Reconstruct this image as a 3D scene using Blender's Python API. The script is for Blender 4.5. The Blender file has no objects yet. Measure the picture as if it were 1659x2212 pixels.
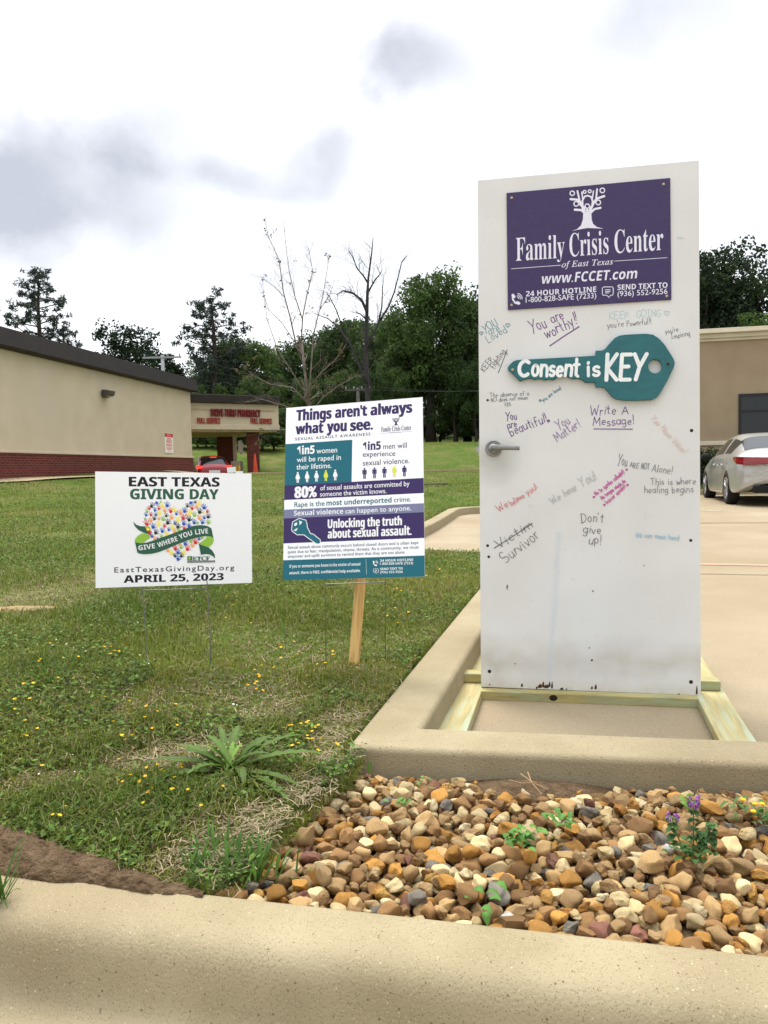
import bpy, bmesh, math, random
import numpy as np
from mathutils import Vector, Matrix
random.seed(7); rng = np.random.default_rng(7)
scene = bpy.context.scene
COL = scene.collection
rad = math.radians

# ------------------------------------------------------------------ camera
F_PX, CX, CY = 1661.0, 829.5, 1106.0          # photograph at 1659 x 2212
PITCH, ROLL = math.atan(91 / 1661.0), 0.022
EYE = np.array([0.0, 0.0, 0.95])
cam = bpy.data.cameras.new('camera')
cam.lens = F_PX / 2212 * 36; cam.sensor_width = 36; cam.clip_start = 0.02; cam.clip_end = 2000
camo = bpy.data.objects.new('camera', cam); COL.objects.link(camo)
MR = Matrix.Rotation(math.pi / 2 - PITCH, 3, 'X') @ Matrix.Rotation(-ROLL, 3, 'Z')
camo.matrix_world = Matrix.Translation(Vector(EYE)) @ MR.to_4x4()
scene.camera = camo
RC = np.array(MR)

# ------------------------------------------------------------------ sky and sun (bright overcast)
SUN_EL, SUN_AZ = rad(62), rad(338)            # azimuth clockwise from +Y
w = bpy.data.worlds.new('World'); scene.world = w; w.use_nodes = True
nt = w.node_tree; nt.nodes.clear()
def N(t, **k):
    n = nt.nodes.new(t)
    for a, b in k.items(): setattr(n, a, b)
    return n
L = nt.links.new
out = N('ShaderNodeOutputWorld'); bg = N('ShaderNodeBackground'); bg.inputs[1].default_value = 0.1
sky = N('ShaderNodeTexSky', sky_type='NISHITA'); sky.sun_disc = False
sky.sun_elevation = SUN_EL; sky.sun_rotation = SUN_AZ; sky.air_density = 1.0; sky.dust_density = 2.0
tc = N('ShaderNodeTexCoord')
def cloud_lump(d, size, stretch, rot=0.0):
    """soft patch of grey cloud round a direction of the sky (azimuth, elevation in radians)"""
    az, el = d
    c = N('ShaderNodeVectorMath', operation='SUBTRACT'); L(warp.outputs[0], c.inputs[0])
    c.inputs[1].default_value = (math.sin(az) * math.cos(el), math.cos(az) * math.cos(el), math.sin(el))
    m = N('ShaderNodeMapping'); m.vector_type = 'TEXTURE'
    m.inputs['Rotation'].default_value = (0, rot, -az); m.inputs['Scale'].default_value = (size * stretch, size * 2, size)
    L(c.outputs[0], m.inputs['Vector'])
    ln = N('ShaderNodeVectorMath', operation='LENGTH'); L(m.outputs[0], ln.inputs[0])
    r = N('ShaderNodeMapRange', interpolation_type='SMOOTHERSTEP'); r.inputs[1].default_value = .92; r.inputs[2].default_value = .12
    L(ln.outputs[1], r.inputs[0]); return r.outputs[0]
nw = N('ShaderNodeTexNoise'); nw.inputs['Scale'].default_value = 7; nw.inputs['Detail'].default_value = 7
L(tc.outputs['Generated'], nw.inputs['Vector'])
sb = N('ShaderNodeVectorMath', operation='SUBTRACT'); L(nw.outputs['Color'], sb.inputs[0]); sb.inputs[1].default_value = (.5, .5, .5)
sc_ = N('ShaderNodeVectorMath', operation='SCALE'); L(sb.outputs[0], sc_.inputs[0]); sc_.inputs['Scale'].default_value = .17
warp = N('ShaderNodeVectorMath', operation='ADD'); L(tc.outputs['Generated'], warp.inputs[0]); L(sc_.outputs[0], warp.inputs[1])
total = None
CLOUDS = [  # azimuth, elevation (degrees), size, stretch, amount
    (-30, 19.0, .13, 1.8, .95), (-22, 19.5, .12, 2.1, .9), (-15.5, 23.0, .115, 1.3, .8), (-6, 20.8, .075, 2.8, 1.05), (3.0, 26.6, .095, 1.1, 1.15),
    (-19, 15.0, .09, 2.6, .5), (-9, 16.5, .10, 2.6, .38), (24, 30.0, .17, 1.5, .50), (16, 27.0, .13, 1.8, .38), (-30, 30, .14, 2.2, .28), (8, 13, .08, 2.4, .24), (-3, 14, .09, 2.5, .28), (26, 18, .11, 2, .28), (-14, 31, .12, 2.4, .22), (6, 33, .12, 2.2, .2), (10, 21, .1, 2, .18),
    (120, 30, .4, 2, .5), (-120, 40, .4, 2, .4)]
for az, el, s, st, am in CLOUDS:
    o = cloud_lump((rad(az), rad(el)), s, st)
    m = N('ShaderNodeMath', operation='MULTIPLY'); L(o, m.inputs[0]); m.inputs[1].default_value = am * .76
    if total is None: total = m.outputs[0]
    else:
        a = N('ShaderNodeMath', operation='ADD'); L(total, a.inputs[0]); L(m.outputs[0], a.inputs[1]); total = a.outputs[0]
n2 = N('ShaderNodeTexNoise'); n2.inputs['Scale'].default_value = 7; n2.inputs['Detail'].default_value = 7; n2.inputs['Roughness'].default_value = .55
L(tc.outputs['Generated'], n2.inputs['Vector'])
nr = N('ShaderNodeMapRange'); L(n2.outputs['Fac'], nr.inputs[0]); nr.inputs[1].default_value = .3; nr.inputs[2].default_value = .68; nr.inputs[3].default_value = .5; nr.inputs[4].default_value = 1.15
mm = N('ShaderNodeMath', operation='MULTIPLY', use_clamp=True); L(total, mm.inputs[0]); L(nr.outputs[0], mm.inputs[1])
mix = N('ShaderNodeMix', data_type='RGBA'); L(mm.outputs[0], mix.inputs[0])
mix.inputs[6].default_value = (6.6, 6.7, 6.95, 1)       # bright cloud sheet
mix.inputs[7].default_value = (3.0, 3.1, 3.45, 1)       # grey undersides
mix2 = N('ShaderNodeMix', data_type='RGBA'); mix2.inputs[0].default_value = .9
L(sky.outputs[0], mix2.inputs[6]); L(mix.outputs[2], mix2.inputs[7])
zs = N('ShaderNodeSeparateXYZ'); L(tc.outputs['Generated'], zs.inputs[0])
zr = N('ShaderNodeMapRange', interpolation_type='SMOOTHSTEP'); L(zs.outputs['Z'], zr.inputs[0]); zr.inputs[1].default_value = .50; zr.inputs[2].default_value = 1.0; zr.inputs[3].default_value = 1.0; zr.inputs[4].default_value = 2.9   # an overcast sky is brightest overhead
yr = N('ShaderNodeMapRange'); L(zs.outputs['Y'], yr.inputs[0]); yr.inputs[1].default_value = -.9; yr.inputs[2].default_value = .3; yr.inputs[3].default_value = .78; yr.inputs[4].default_value = 1.0   # duller away from the sun
zy = N('ShaderNodeMath', operation='MULTIPLY'); L(zr.outputs[0], zy.inputs[0]); L(yr.outputs[0], zy.inputs[1])
zv = N('ShaderNodeVectorMath', operation='SCALE'); L(mix2.outputs[2], zv.inputs[0]); L(zy.outputs[0], zv.inputs['Scale'])
L(zv.outputs[0], bg.inputs[0]); L(bg.outputs[0], out.inputs[0])
sl = bpy.data.lights.new('sun', 'SUN'); sl.energy = 1.5; sl.angle = rad(24); sl.color = (1, .93, .82)
so = bpy.data.objects.new('sun', sl); COL.objects.link(so)
sd = Vector((math.sin(SUN_AZ) * math.cos(SUN_EL), math.cos(SUN_AZ) * math.cos(SUN_EL), math.sin(SUN_EL)))
so.rotation_euler = sd.to_track_quat('Z', 'Y').to_euler(); so.location = (0, 0, 60)
vs = scene.view_settings; vs.view_transform = 'Standard'; vs.look = 'None'; vs.gamma = 1; vs.exposure = 1.0; vs.use_curve_mapping = False
try:
    scene.cycles.use_denoising = True
    scene.cycles.max_bounces = 6
except Exception: pass

# ------------------------------------------------------------------ helpers
def ray(u, v): return RC @ np.array([(u - CX) / F_PX, -(v - CY) / F_PX, -1.0])
def onz(u, v, z):
    d = ray(u, v); return EYE + (z - EYE[2]) / d[2] * d
def aty(u, v, Y):
    d = ray(u, v); return EYE + Y / d[1] * d
def lin(c):
    return tuple((x / 12.92 if x <= .04045 else ((x + .055) / 1.055) ** 2.4) for x in c)
def smooth(t): t = np.clip(t, 0, 1); return t * t * (3 - 2 * t)

def mat(name, col, rough=.7, col2=None, scale=8, detail=6, bump=0, bscale=None, metal=0, spec=.4, coat=0, lo=.35, hi=.65, attr=None, speck=None, trans=0, emit=None, stretch=None, col3=None, scale3=1.5):
    m = bpy.data.materials.new(name); m.use_nodes = True
    t = m.node_tree; b = t.nodes['Principled BSDF']
    b.inputs['Roughness'].default_value = rough; b.inputs['Metallic'].default_value = metal
    b.inputs['Specular IOR Level'].default_value = spec; b.inputs['Coat Weight'].default_value = coat
    b.inputs['Base Color'].default_value = (*col, 1)
    def n(k): return t.nodes.new(k)
    co = n('ShaderNodeTexCoord'); vec = co.outputs['Object']
    if stretch:
        mp = n('ShaderNodeMapping'); mp.inputs['Scale'].default_value = stretch; t.links.new(vec, mp.inputs[0]); vec = mp.outputs[0]
    cur = None
    if attr:
        a = n('ShaderNodeAttribute'); a.attribute_name = attr; cur = a.outputs['Color']
    if col2 is not None:
        x = n('ShaderNodeTexNoise'); x.inputs['Scale'].default_value = scale; x.inputs['Detail'].default_value = detail
        t.links.new(vec, x.inputs['Vector'])
        r = n('ShaderNodeMapRange'); r.inputs[1].default_value = lo; r.inputs[2].default_value = hi; t.links.new(x.outputs['Fac'], r.inputs[0])
        mx = n('ShaderNodeMix'); mx.data_type = 'RGBA'; mx.inputs[6].default_value = (*col, 1); mx.inputs[7].default_value = (*col2, 1)
        t.links.new(r.outputs[0], mx.inputs[0]); cur = mx.outputs[2]
    if col3 is not None:
        x = n('ShaderNodeTexNoise'); x.inputs['Scale'].default_value = scale3; x.inputs['Detail'].default_value = 4
        t.links.new(vec, x.inputs['Vector'])
        r = n('ShaderNodeMapRange'); r.inputs[1].default_value = .45; r.inputs[2].default_value = .7; t.links.new(x.outputs['Fac'], r.inputs[0])
        mx = n('ShaderNodeMix'); mx.data_type = 'RGBA'; mx.inputs[7].default_value = (*col3, 1)
        t.links.new(cur, mx.inputs[6]) if cur else None
        t.links.new(r.outputs[0], mx.inputs[0]); cur = mx.outputs[2]
    if speck:      # (scale, colour, threshold) : small grains or pits
        for s_, c_, th in speck:
            x = n('ShaderNodeTexVoronoi'); x.inputs['Scale'].default_value = s_; t.links.new(vec, x.inputs['Vector'])
            bw = n('ShaderNodeSeparateColor'); t.links.new(x.outputs['Color'], bw.inputs[0])
            g = n('ShaderNodeMath'); g.operation = 'GREATER_THAN'; g.inputs[1].default_value = th; t.links.new(bw.outputs[0], g.inputs[0])
            d = n('ShaderNodeMath'); d.operation = 'LESS_THAN'; d.inputs[1].default_value = .35; t.links.new(x.outputs['Distance'], d.inputs[0])
            mu = n('ShaderNodeMath'); mu.operation = 'MULTIPLY'; t.links.new(g.outputs[0], mu.inputs[0]); t.links.new(d.outputs[0], mu.inputs[1])
            mx = n('ShaderNodeMix'); mx.data_type = 'RGBA'; mx.inputs[6].default_value = (*col, 1); mx.inputs[7].default_value = (*c_, 1)
            if cur: t.links.new(cur, mx.inputs[6])
            t.links.new(mu.outputs[0], mx.inputs[0]); cur = mx.outputs[2]
    if cur: t.links.new(cur, b.inputs['Base Color'])
    if bump:
        x = n('ShaderNodeTexNoise'); x.inputs['Scale'].default_value = bscale or scale * 4; x.inputs['Detail'].default_value = 5
        t.links.new(vec, x.inputs['Vector'])
        bp = n('ShaderNodeBump'); bp.inputs['Strength'].default_value = bump; bp.inputs['Distance'].default_value = .02
        t.links.new(x.outputs['Fac'], bp.inputs['Height']); t.links.new(bp.outputs[0], b.inputs['Normal'])
    if trans:
        tr = n('ShaderNodeBsdfTranslucent'); ms = n('ShaderNodeMixShader'); ms.inputs[0].default_value = trans
        if cur: t.links.new(cur, tr.inputs[0])
        else: tr.inputs[0].default_value = (*col, 1)
        t.links.new(b.outputs[0], ms.inputs[1]); t.links.new(tr.outputs[0], ms.inputs[2])
        t.links.new(ms.outputs[0], t.nodes['Material Output'].inputs[0])
    if emit:
        b.inputs['Emission Color'].default_value = (*emit[0], 1); b.inputs['Emission Strength'].default_value = emit[1]
    return m

class MB:
    """collects geometry, then becomes ONE mesh object"""
    def __init__(s): s.v = []; s.f = []; s.mi = []; s.mats = []; s.uvlayer = 0
    def m(s, material):
        if material not in s.mats: s.mats.append(material)
        return s.mats.index(material)
    def add(s, verts, faces, material):
        k = len(s.v); i = s.m(material)
        s.v.extend([tuple(map(float, p)) for p in verts]); s.f.extend([tuple(int(a) + k for a in f) for f in faces]); s.mi.extend([i] * len(faces))
    def box(s, lo, hi, material, rot=None, at=(0, 0, 0)):
        x0, y0, z0 = lo; x1, y1, z1 = hi
        P = [(x0, y0, z0), (x1, y0, z0), (x1, y1, z0), (x0, y1, z0), (x0, y0, z1), (x1, y0, z1), (x1, y1, z1), (x0, y1, z1)]
        if rot is not None: P = [rot @ Vector(p) for p in P]
        P = [(p[0] + at[0], p[1] + at[1], p[2] + at[2]) for p in P]
        s.add(P, [(3, 2, 1, 0), (4, 5, 6, 7), (0, 1, 5, 4), (1, 2, 6, 5), (2, 3, 7, 6), (3, 0, 4, 7)], material)
    def tube(s, pts, radii, material, n=8, caps=True):
        pts = [Vector(p) for p in pts]; k = len(s.v); i = s.m(material)
        ref = Vector((0.31, .87, .17))
        for j, p in enumerate(pts):
            d = (pts[min(j + 1, len(pts) - 1)] - pts[max(j - 1, 0)])
            if d.length < 1e-9: d = Vector((0, 0, 1))
            d.normalize(); a = d.cross(ref).normalized(); b = d.cross(a)
            r = radii[j] if hasattr(radii, '__len__') else radii
            for q in range(n):
                t = 2 * math.pi * q / n; c = p + a * (r * math.cos(t)) + b * (r * math.sin(t)); s.v.append((c.x, c.y, c.z))
        for j in range(len(pts) - 1):
            for q in range(n):
                A = k + j * n + q; B = k + j * n + (q + 1) % n
                s.f.append((A, B, B + n, A + n)); s.mi.append(i)
        if caps:
            s.f.append(tuple(k + q for q in reversed(range(n)))); s.mi.append(i)
            e = k + (len(pts) - 1) * n; s.f.append(tuple(e + q for q in range(n))); s.mi.append(i)
    def lathe(s, prof, material, n=24, M=None):
        k = len(s.v); i = s.m(material)
        for r, z in prof:
            for q in range(n):
                t = 2 * math.pi * q / n; c = Vector((r * math.cos(t), r * math.sin(t), z))
                if M is not None: c = M @ c
                s.v.append((c.x, c.y, c.z))
        for j in range(len(prof) - 1):
            for q in range(n):
                A = k + j * n + q; B = k + j * n + (q + 1) % n
                s.f.append((A, B, B + n, A + n)); s.mi.append(i)
    def prism(s, poly, z0, z1, material, holes=None):
        """polygon (xy list, counter-clockwise) extruded from z0 to z1"""
        n = len(poly)
        s.add([(x, y, z0) for x, y in poly] + [(x, y, z1) for x, y in poly],
              [tuple(reversed(range(n))), tuple(range(n, 2 * n))] + [(a, (a + 1) % n, (a + 1) % n + n, a + n) for a in range(n)], material)
    def build(s, name, parent=None, shade=False, bevel=0, sub=0, bseg=2):
        me = bpy.data.meshes.new(name); me.from_pydata(s.v, [], s.f)
        for q in s.mats: me.materials.append(q)
        me.polygons.foreach_set('material_index', s.mi)
        if shade: me.polygons.foreach_set('use_smooth', [True] * len(me.polygons))
        me.update(); o = bpy.data.objects.new(name, me); COL.objects.link(o)
        if parent is not None: o.parent = parent
        if bevel:
            b = o.modifiers.new('bevel', 'BEVEL'); b.width = bevel; b.segments = bseg; b.limit_method = 'ANGLE'; b.angle_limit = rad(40)
        if sub:
            b = o.modifiers.new('sub', 'SUBSURF'); b.levels = sub; b.render_levels = sub
        return o

def tag(o, label=None, cat=None, group=None, kind=None):
    if label: o['label'] = label
    if cat: o['category'] = cat
    if group: o['group'] = group
    if kind: o['kind'] = kind
    return o
def empty(name, loc=(0, 0, 0), rot=None, label=None, cat=None, group=None):
    o = bpy.data.objects.new(name, None); COL.objects.link(o); o.empty_display_size = .1
    M = Matrix.Translation(Vector(loc))
    if rot is not None: M = M @ rot.to_4x4()
    o.matrix_world = M
    return tag(o, label, cat, group)
def np_mesh(name, V, Fq, material, parent=None, attr=None, shade=False):
    """mesh from numpy arrays; Fq (n,3) or (n,4); attr = per-vertex RGB (n,3)"""
    me = bpy.data.meshes.new(name); V = np.asarray(V, np.float32); Fq = np.asarray(Fq, np.int32); n, k = Fq.shape
    me.vertices.add(len(V)); me.vertices.foreach_set('co', V.ravel())
    me.loops.add(n * k); me.loops.foreach_set('vertex_index', Fq.ravel())
    me.polygons.add(n); me.polygons.foreach_set('loop_start', np.arange(0, n * k, k, dtype=np.int32)); me.polygons.foreach_set('loop_total', np.full(n, k, np.int32))
    if shade: me.polygons.foreach_set('use_smooth', np.ones(n, bool))
    me.update(calc_edges=True)
    if attr is not None:
        a = me.color_attributes.new('tint', 'FLOAT_COLOR', 'POINT')
        a.data.foreach_set('color', np.concatenate([np.asarray(attr, np.float32), np.ones((len(V), 1), np.float32)], 1).ravel())
    me.materials.append(material)
    o = bpy.data.objects.new(name, me); COL.objects.link(o)
    if parent is not None: o.parent = parent
    return o
def copy_tree(o, parent=None):
    c = o.copy(); COL.objects.link(c); c.parent = parent
    for ch in list(o.children): copy_tree(ch, c)
    return c
# smooth value noise on the plane
_tab = rng.random((64, 64))
def vnoise(x, y, s):
    x = np.asarray(x) * s; y = np.asarray(y) * s
    xi = np.floor(x).astype(int); yi = np.floor(y).astype(int); fx = smooth(x - xi); fy = smooth(y - yi)
    g = lambda a, b: _tab[a % 64, b % 64]
    return (g(xi, yi) * (1 - fx) + g(xi + 1, yi) * fx) * (1 - fy) + (g(xi, yi + 1) * (1 - fx) + g(xi + 1, yi + 1) * fx) * fy
def fbm(x, y, s): return .55 * vnoise(x, y, s) + .3 * vnoise(x + 7.3, y + 1.9, s * 2.1) + .15 * vnoise(x + 3.1, y + 8.2, s * 4.3)

# ------------------------------------------------------------------ the ground
def chaikin(P, n=2):
    P = [np.array(p, float) for p in P]
    for _ in range(n):
        Q = [P[0]]
        for a, b in zip(P[:-1], P[1:]): Q += [a * .75 + b * .25, a * .25 + b * .75]
        P = Q + [P[-1]]
    return P
def slab_z(y): return .007 * (np.asarray(y) - 2.6)
CORNER = np.array([-.132, 2.257])
# grass-side edge of the parking lot kerb: from the corner by the door, round the paved bay, and away to the right
EDGE = [CORNER, np.array([.654, 5.218])] + chaikin([(.83, 5.9), (1.08, 6.85), (.95, 7.2), (.55, 7.28), (.2, 7.7), (.12, 8.5), (.25, 9.8), (.58, 11.1), (1.0, 13.2), (1.25, 14.5), (2.0, 14.75), (4.2, 14.45), (5.2, 15.6), (6.1, 20.3)], 2)[0:]
EDGE += [np.array([7.5, 20.15]), np.array([30, 15.5])]
EDGE = np.array(EDGE)
BACK_R = np.array([4.5, 1.45])                # the back kerb runs from CORNER to here, facing the camera
K0, K1 = np.array([-6.0, 2.803]), np.array([5.0, .286])    # back edge of the near kerb (line)
SLAB_POLY = [tuple(p) for p in EDGE] + [(32, 15.0), (32, -6), (6, -6), (4.5, 1.45)]
def inside(poly, x, y):
    x = np.asarray(x); y = np.asarray(y); c = np.zeros(x.shape, bool); n = len(poly)
    for i in range(n):
        (x0, y0), (x1, y1) = poly[i], poly[(i + 1) % n]
        if y0 == y1: continue
        c ^= ((y0 > y) != (y1 > y)) & (x < (x1 - x0) * (y - y0) / (y1 - y0) + x0)
    return c
def dist_poly(P, x, y):
    d = np.full(np.shape(x), 1e9)
    for a, b in zip(P[:-1], P[1:]):
        ab = b - a; t = np.clip(((x - a[0]) * ab[0] + (y - a[1]) * ab[1]) / (ab @ ab), 0, 1)
        d = np.minimum(d, np.hypot(x - a[0] - t * ab[0], y - a[1] - t * ab[1]))
    return d
def near_side(x, y):                          # > 0 on the far side of the near kerb's back edge
    d = (K1 - K0) / np.linalg.norm(K1 - K0); return (x - K0[0]) * -d[1] + (y - K0[1]) * d[0]
STONES = [(-.42, 1.44), (-.38, 1.55), (-.33, 1.66), (-.26, 1.80), (-.20, 1.95), (-.13, 2.12), (-.09, 2.26), (1.2, 2.03), (1.9, 1.90), (1.9, .90)]
def terrain(x, y):
    x = np.asarray(x, float); y = np.asarray(y, float)
    z = .15 + .021 * (np.minimum(y, 60) - 3.5) + 1.6 * smooth((y - 38) / 17) + 3 * smooth((y - 58) / 60)
    z = z + .35 * smooth((-x - 6) / 4.5) * smooth((y - 8) / 12) + .06 * smooth((-x - .2) / .8) * smooth((y - 1.9) / .8)
    z = z + .03 * (fbm(x, y, .9) - .5) * smooth((y - 1.5) / 2) + .14 * (fbm(x, y, .13) - .5) * smooth((y - 9) / 12)
    # lane through the pharmacy drive-through
    z = z - .75 * smooth(2.0 * (1 - np.abs(x + 8.55) / 2.0)) * smooth((y - 33) / 2.5) * smooth((46 - y) / 4)
    d = dist_poly(EDGE, x, y); kt = slab_z(y) + .125
    t = smooth((d - .02) / .8); z = kt * (1 - t) + z * t
    d2 = near_side(x, y); t = smooth(d2 / .35); z = .088 * (1 - t) + z * t
    return z
rows = np.concatenate([np.linspace(1.0, 3.2, 60), 3.2 * np.exp(np.linspace(.012, math.log(260 / 3.2), 250))])
cols = np.linspace(-1.35, 1.35, 420)
YY, SS = np.meshgrid(rows, cols, indexing='ij'); XX = SS * (YY + 1.2)
TZ = terrain(XX, YY)
low = inside(SLAB_POLY, XX, YY) | (near_side(XX, YY) < -.02)
d_back = dist_poly(np.array([CORNER, BACK_R]), XX, YY)
st = inside(STONES, XX, YY); bed = dist_poly(np.array(STONES[:7]), XX, YY); tb = smooth(np.where(st, .5 + bed / .16, .5 - bed / .12)); TZ = TZ * (1 - tb) + .0 * tb
TZ = np.where(low, TZ - .35, TZ)
V = np.stack([XX, YY, TZ], -1).reshape(-1, 3)
nr_, nc_ = YY.shape; I = np.arange(nr_ * nc_).reshape(nr_, nc_)
FQ = np.stack([I[:-1, :-1], I[:-1, 1:], I[1:, 1:], I[1:, :-1]], -1).reshape(-1, 4)
turf = mat('turf', (.080, .120, .018), .95, col2=(.05, .088, .011), scale=2.6, detail=10, bump=.5, bscale=30, col3=(.13, .125, .04), scale3=.7, spec=.1)
tag(np_mesh('ground', V, FQ, turf, shade=True), kind='structure')

CONC = lin((.605, .555, .46)); CONC2 = lin((.56, .508, .41))
pav = mat('parking_concrete', CONC, .85, col2=CONC2, scale=1.3, detail=10, bump=.12, bscale=160, spec=.25, col3=lin((.53, .47, .37)), scale3=.45, speck=[(260, lin((.48, .42, .32)), .8), (300, lin((.74, .68, .56)), .86)])
kerbm = mat('kerb_concrete', lin((.615, .57, .46)), .88, col2=lin((.555, .51, .40)), scale=4, detail=10, bump=.2, bscale=170, spec=.2,
            speck=[(300, lin((.47, .42, .32)), .74), (260, lin((.645, .595, .475)), .90), (150, lin((.44, .39, .30)), .978), (170, lin((.68, .63, .51)), .99)], col3=lin((.545, .495, .39)), scale3=1.6)
def sheet(name, poly, zf, material, kind='structure', grid=None):
    bm = bmesh.new(); vs_ = [bm.verts.new((p[0], p[1], 0)) for p in poly]; f = bm.faces.new(vs_)
    bmesh.ops.triangulate(bm, faces=[f])
    if f.is_valid and f.normal.z < 0: pass
    for v in bm.verts: v.co.z = float(zf(v.co.x, v.co.y))
    bmesh.ops.recalc_face_normals(bm, faces=bm.faces)
    me = bpy.data.meshes.new(name); bm.to_mesh(me); bm.free(); me.materials.append(material)
    o = bpy.data.objects.new(name, me); COL.objects.link(o); return tag(o, kind=kind)
sheet('parking_lot', SLAB_POLY, lambda x, y: slab_z(y), pav)
sheet('road', [(-60, -30), (60, -30), (60, 20), (30, -1.2), (5.0, .10), (-6, 2.60), (-60, 14)], lambda x, y: -.055, pav)
pinkm = mat('faded_red_paint', lin((.72, .52, .45)), .85, col2=CONC, scale=14, lo=.3, hi=.75)
joint = mat('joint_shadow', lin((.44, .37, .28)), .95)
def strip(name, a, b, wd, material, dz):
    a = np.array(a, float); b = np.array(b, float); d = (b - a) / np.linalg.norm(b - a); n = np.array([-d[1], d[0]]) * wd / 2
    P = [a - n, b - n, b + n, a + n]; mb = MB(); mb.add([(p[0], p[1], float(slab_z(p[1])) + dz) for p in P], [(0, 1, 2, 3)], material)
    return tag(mb.build(name), kind='structure')
strip('painted_line', onz(1200, 1214, .03)[:2] * np.array([1, 1]), onz(2300, 1232, .03)[:2], .11, pinkm, .004)
strip('pavement_joint', onz(1200, 1234, .03)[:2], onz(2300, 1252, .03)[:2], .018, joint, .004)
strip('pavement_joint', onz(1200, 1132, .06)[:2], onz(2300, 1126, .06)[:2], .05, joint, .004)
strip('painted_line', onz(1515, 1103, .08)[:2], onz(1560, 1103, .08)[:2], .10, mat('worn_white_paint', lin((.88, .82, .72)), .9, col2=CONC, scale=9), .005)

# kerbs: a rounded profile swept along a path
def sweep(name, path, prof, material, zf, closed_ends=True):
    """prof: (offset to the right of travel, height); path: xy list"""
    P = [np.array(p, float) for p in path]; mb = MB(); n = len(prof); Vv = []
    for i, p in enumerate(P):
        if i == 0: d = P[1] - P[0]
        elif i == len(P) - 1: d = P[-1] - P[-2]
        else:
            d0 = (P[i] - P[i - 1]); d1 = (P[i + 1] - P[i]); d = d0 / np.linalg.norm(d0) + d1 / np.linalg.norm(d1)
        d = d / np.linalg.norm(d); r = np.array([d[1], -d[0]])
        sc = 1.0
        if 0 < i < len(P) - 1:
            d0 = (P[i] - P[i - 1]) / np.linalg.norm(P[i] - P[i - 1]); sc = 1 / max(.5, d @ d0)
        for o, h in prof:
            q = p + r * o * sc; Vv.append((q[0], q[1], float(zf(p[0], p[1])) + h))
    Fs = [(i * n + j, i * n + j + 1, (i + 1) * n + j + 1, (i + 1) * n + j) for i in range(len(P) - 1) for j in range(n - 1)]
    if closed_ends: Fs += [tuple(range(n)), tuple(reversed(range((len(P) - 1) * n, len(P) * n)))]
    mb.add(Vv, Fs, material); o = mb.build(name, shade=True)
    es = o.modifiers.new('e', 'EDGE_SPLIT'); es.split_angle = rad(50)
    return tag(o, kind='structure')
def round_prof(w_, h, r, bot):
    P = [(0, bot), (0, h - r)]
    P += [(r - r * math.cos(a), h - r + r * math.sin(a)) for a in np.linspace(.3, math.pi / 2, 5)]
    P += [(w_ - r + r * math.sin(a), h - r + r * math.cos(a)) for a in np.linspace(0, math.pi / 2 - .3, 5)]
    return P + [(w_, h - r), (w_ + .012, bot)]
# the L-shaped kerb round the door: along the stones, then away beside the lawn
dk = (BACK_R - CORNER) / np.linalg.norm(BACK_R - CORNER)
Lp = [BACK_R + dk * .5] + [CORNER + dk * t for t in (3.0, 2.0, 1.0, .5, .12)] + [CORNER + dk * .018 + np.array([.001, .004]), CORNER + dk * .004 + np.array([.006, .022])] + [p for p in EDGE[1:] ]
def dense(P, s):
    Q = [P[0]]
    for a, b in zip(P[:-1], P[1:]):
        k = max(1, int(np.linalg.norm(b - a) / s)); Q += [a + (b - a) * t / k for t in range(1, k + 1)]
    return Q
sweep('kerb', dense(Lp, .4), round_prof(.19, .132, .022, -.25), kerbm, lambda x, y: slab_z(y))
# near kerb: wide rolled kerb sinking into the gutter
pr = [(0, -.2), (0, .092), (.004, .099), (.015, .102), (.07, .103), (.11, .101), (.13, .097), (.146, .088), (.158, .074), (.166, .056), (.172, .030), (.178, -.002), (.186, -.026), (.20, -.039), (.225, -.045), (.27, -.046), (.60, -.034), (.62, -.1)]
dn = (K1 - K0) / np.linalg.norm(K1 - K0)
sweep('kerb', [K0 + dn * t for t in np.linspace(0, 11.2, 60)], pr, kerbm, lambda x, y: 0)

# ------------------------------------------------------------------ lettering
_cap = {}
def styled(body, st):
    if st == 'sans': return body
    up, lo_, dg = {'bold': (0x1D5D4, 0x1D5EE, 0x1D7EC), 'serif': (0x1D400, 0x1D41A, 0x1D7CE), 'italic': (0x1D434, 0x1D44E, 0x1D7CE)}[st]
    r = ''
    for c in body:
        if 'A' <= c <= 'Z': r += chr(up + ord(c) - 65)
        elif 'a' <= c <= 'z': r += chr(lo_ + ord(c) - 97)
        elif '0' <= c <= '9': r += chr(dg + ord(c) - 48)
        else: r += c
    return r
def raw_text(body, st, off, spacing=1.0):
    cu = bpy.data.curves.new('t', 'FONT'); cu.body = styled(body, st); cu.offset = off; cu.space_character = spacing; cu.resolution_u = 3
    o = bpy.data.objects.new('t', cu); COL.objects.link(o)
    me = bpy.data.meshes.new_from_object(o.evaluated_get(bpy.context.evaluated_depsgraph_get()))
    V = np.array([v.co[:2] for v in me.vertices]) if len(me.vertices) else np.zeros((0, 2)); Fs = [tuple(p.vertices) for p in me.polygons]
    bpy.data.objects.remove(o); bpy.data.curves.remove(cu); bpy.data.meshes.remove(me); return V, Fs
def capheight(st, off):
    if (st, off) not in _cap: V, _ = raw_text('H', st, off); _cap[(st, off)] = V[:, 1].max() - max(0, 0)
    return _cap[(st, off)]

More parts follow.
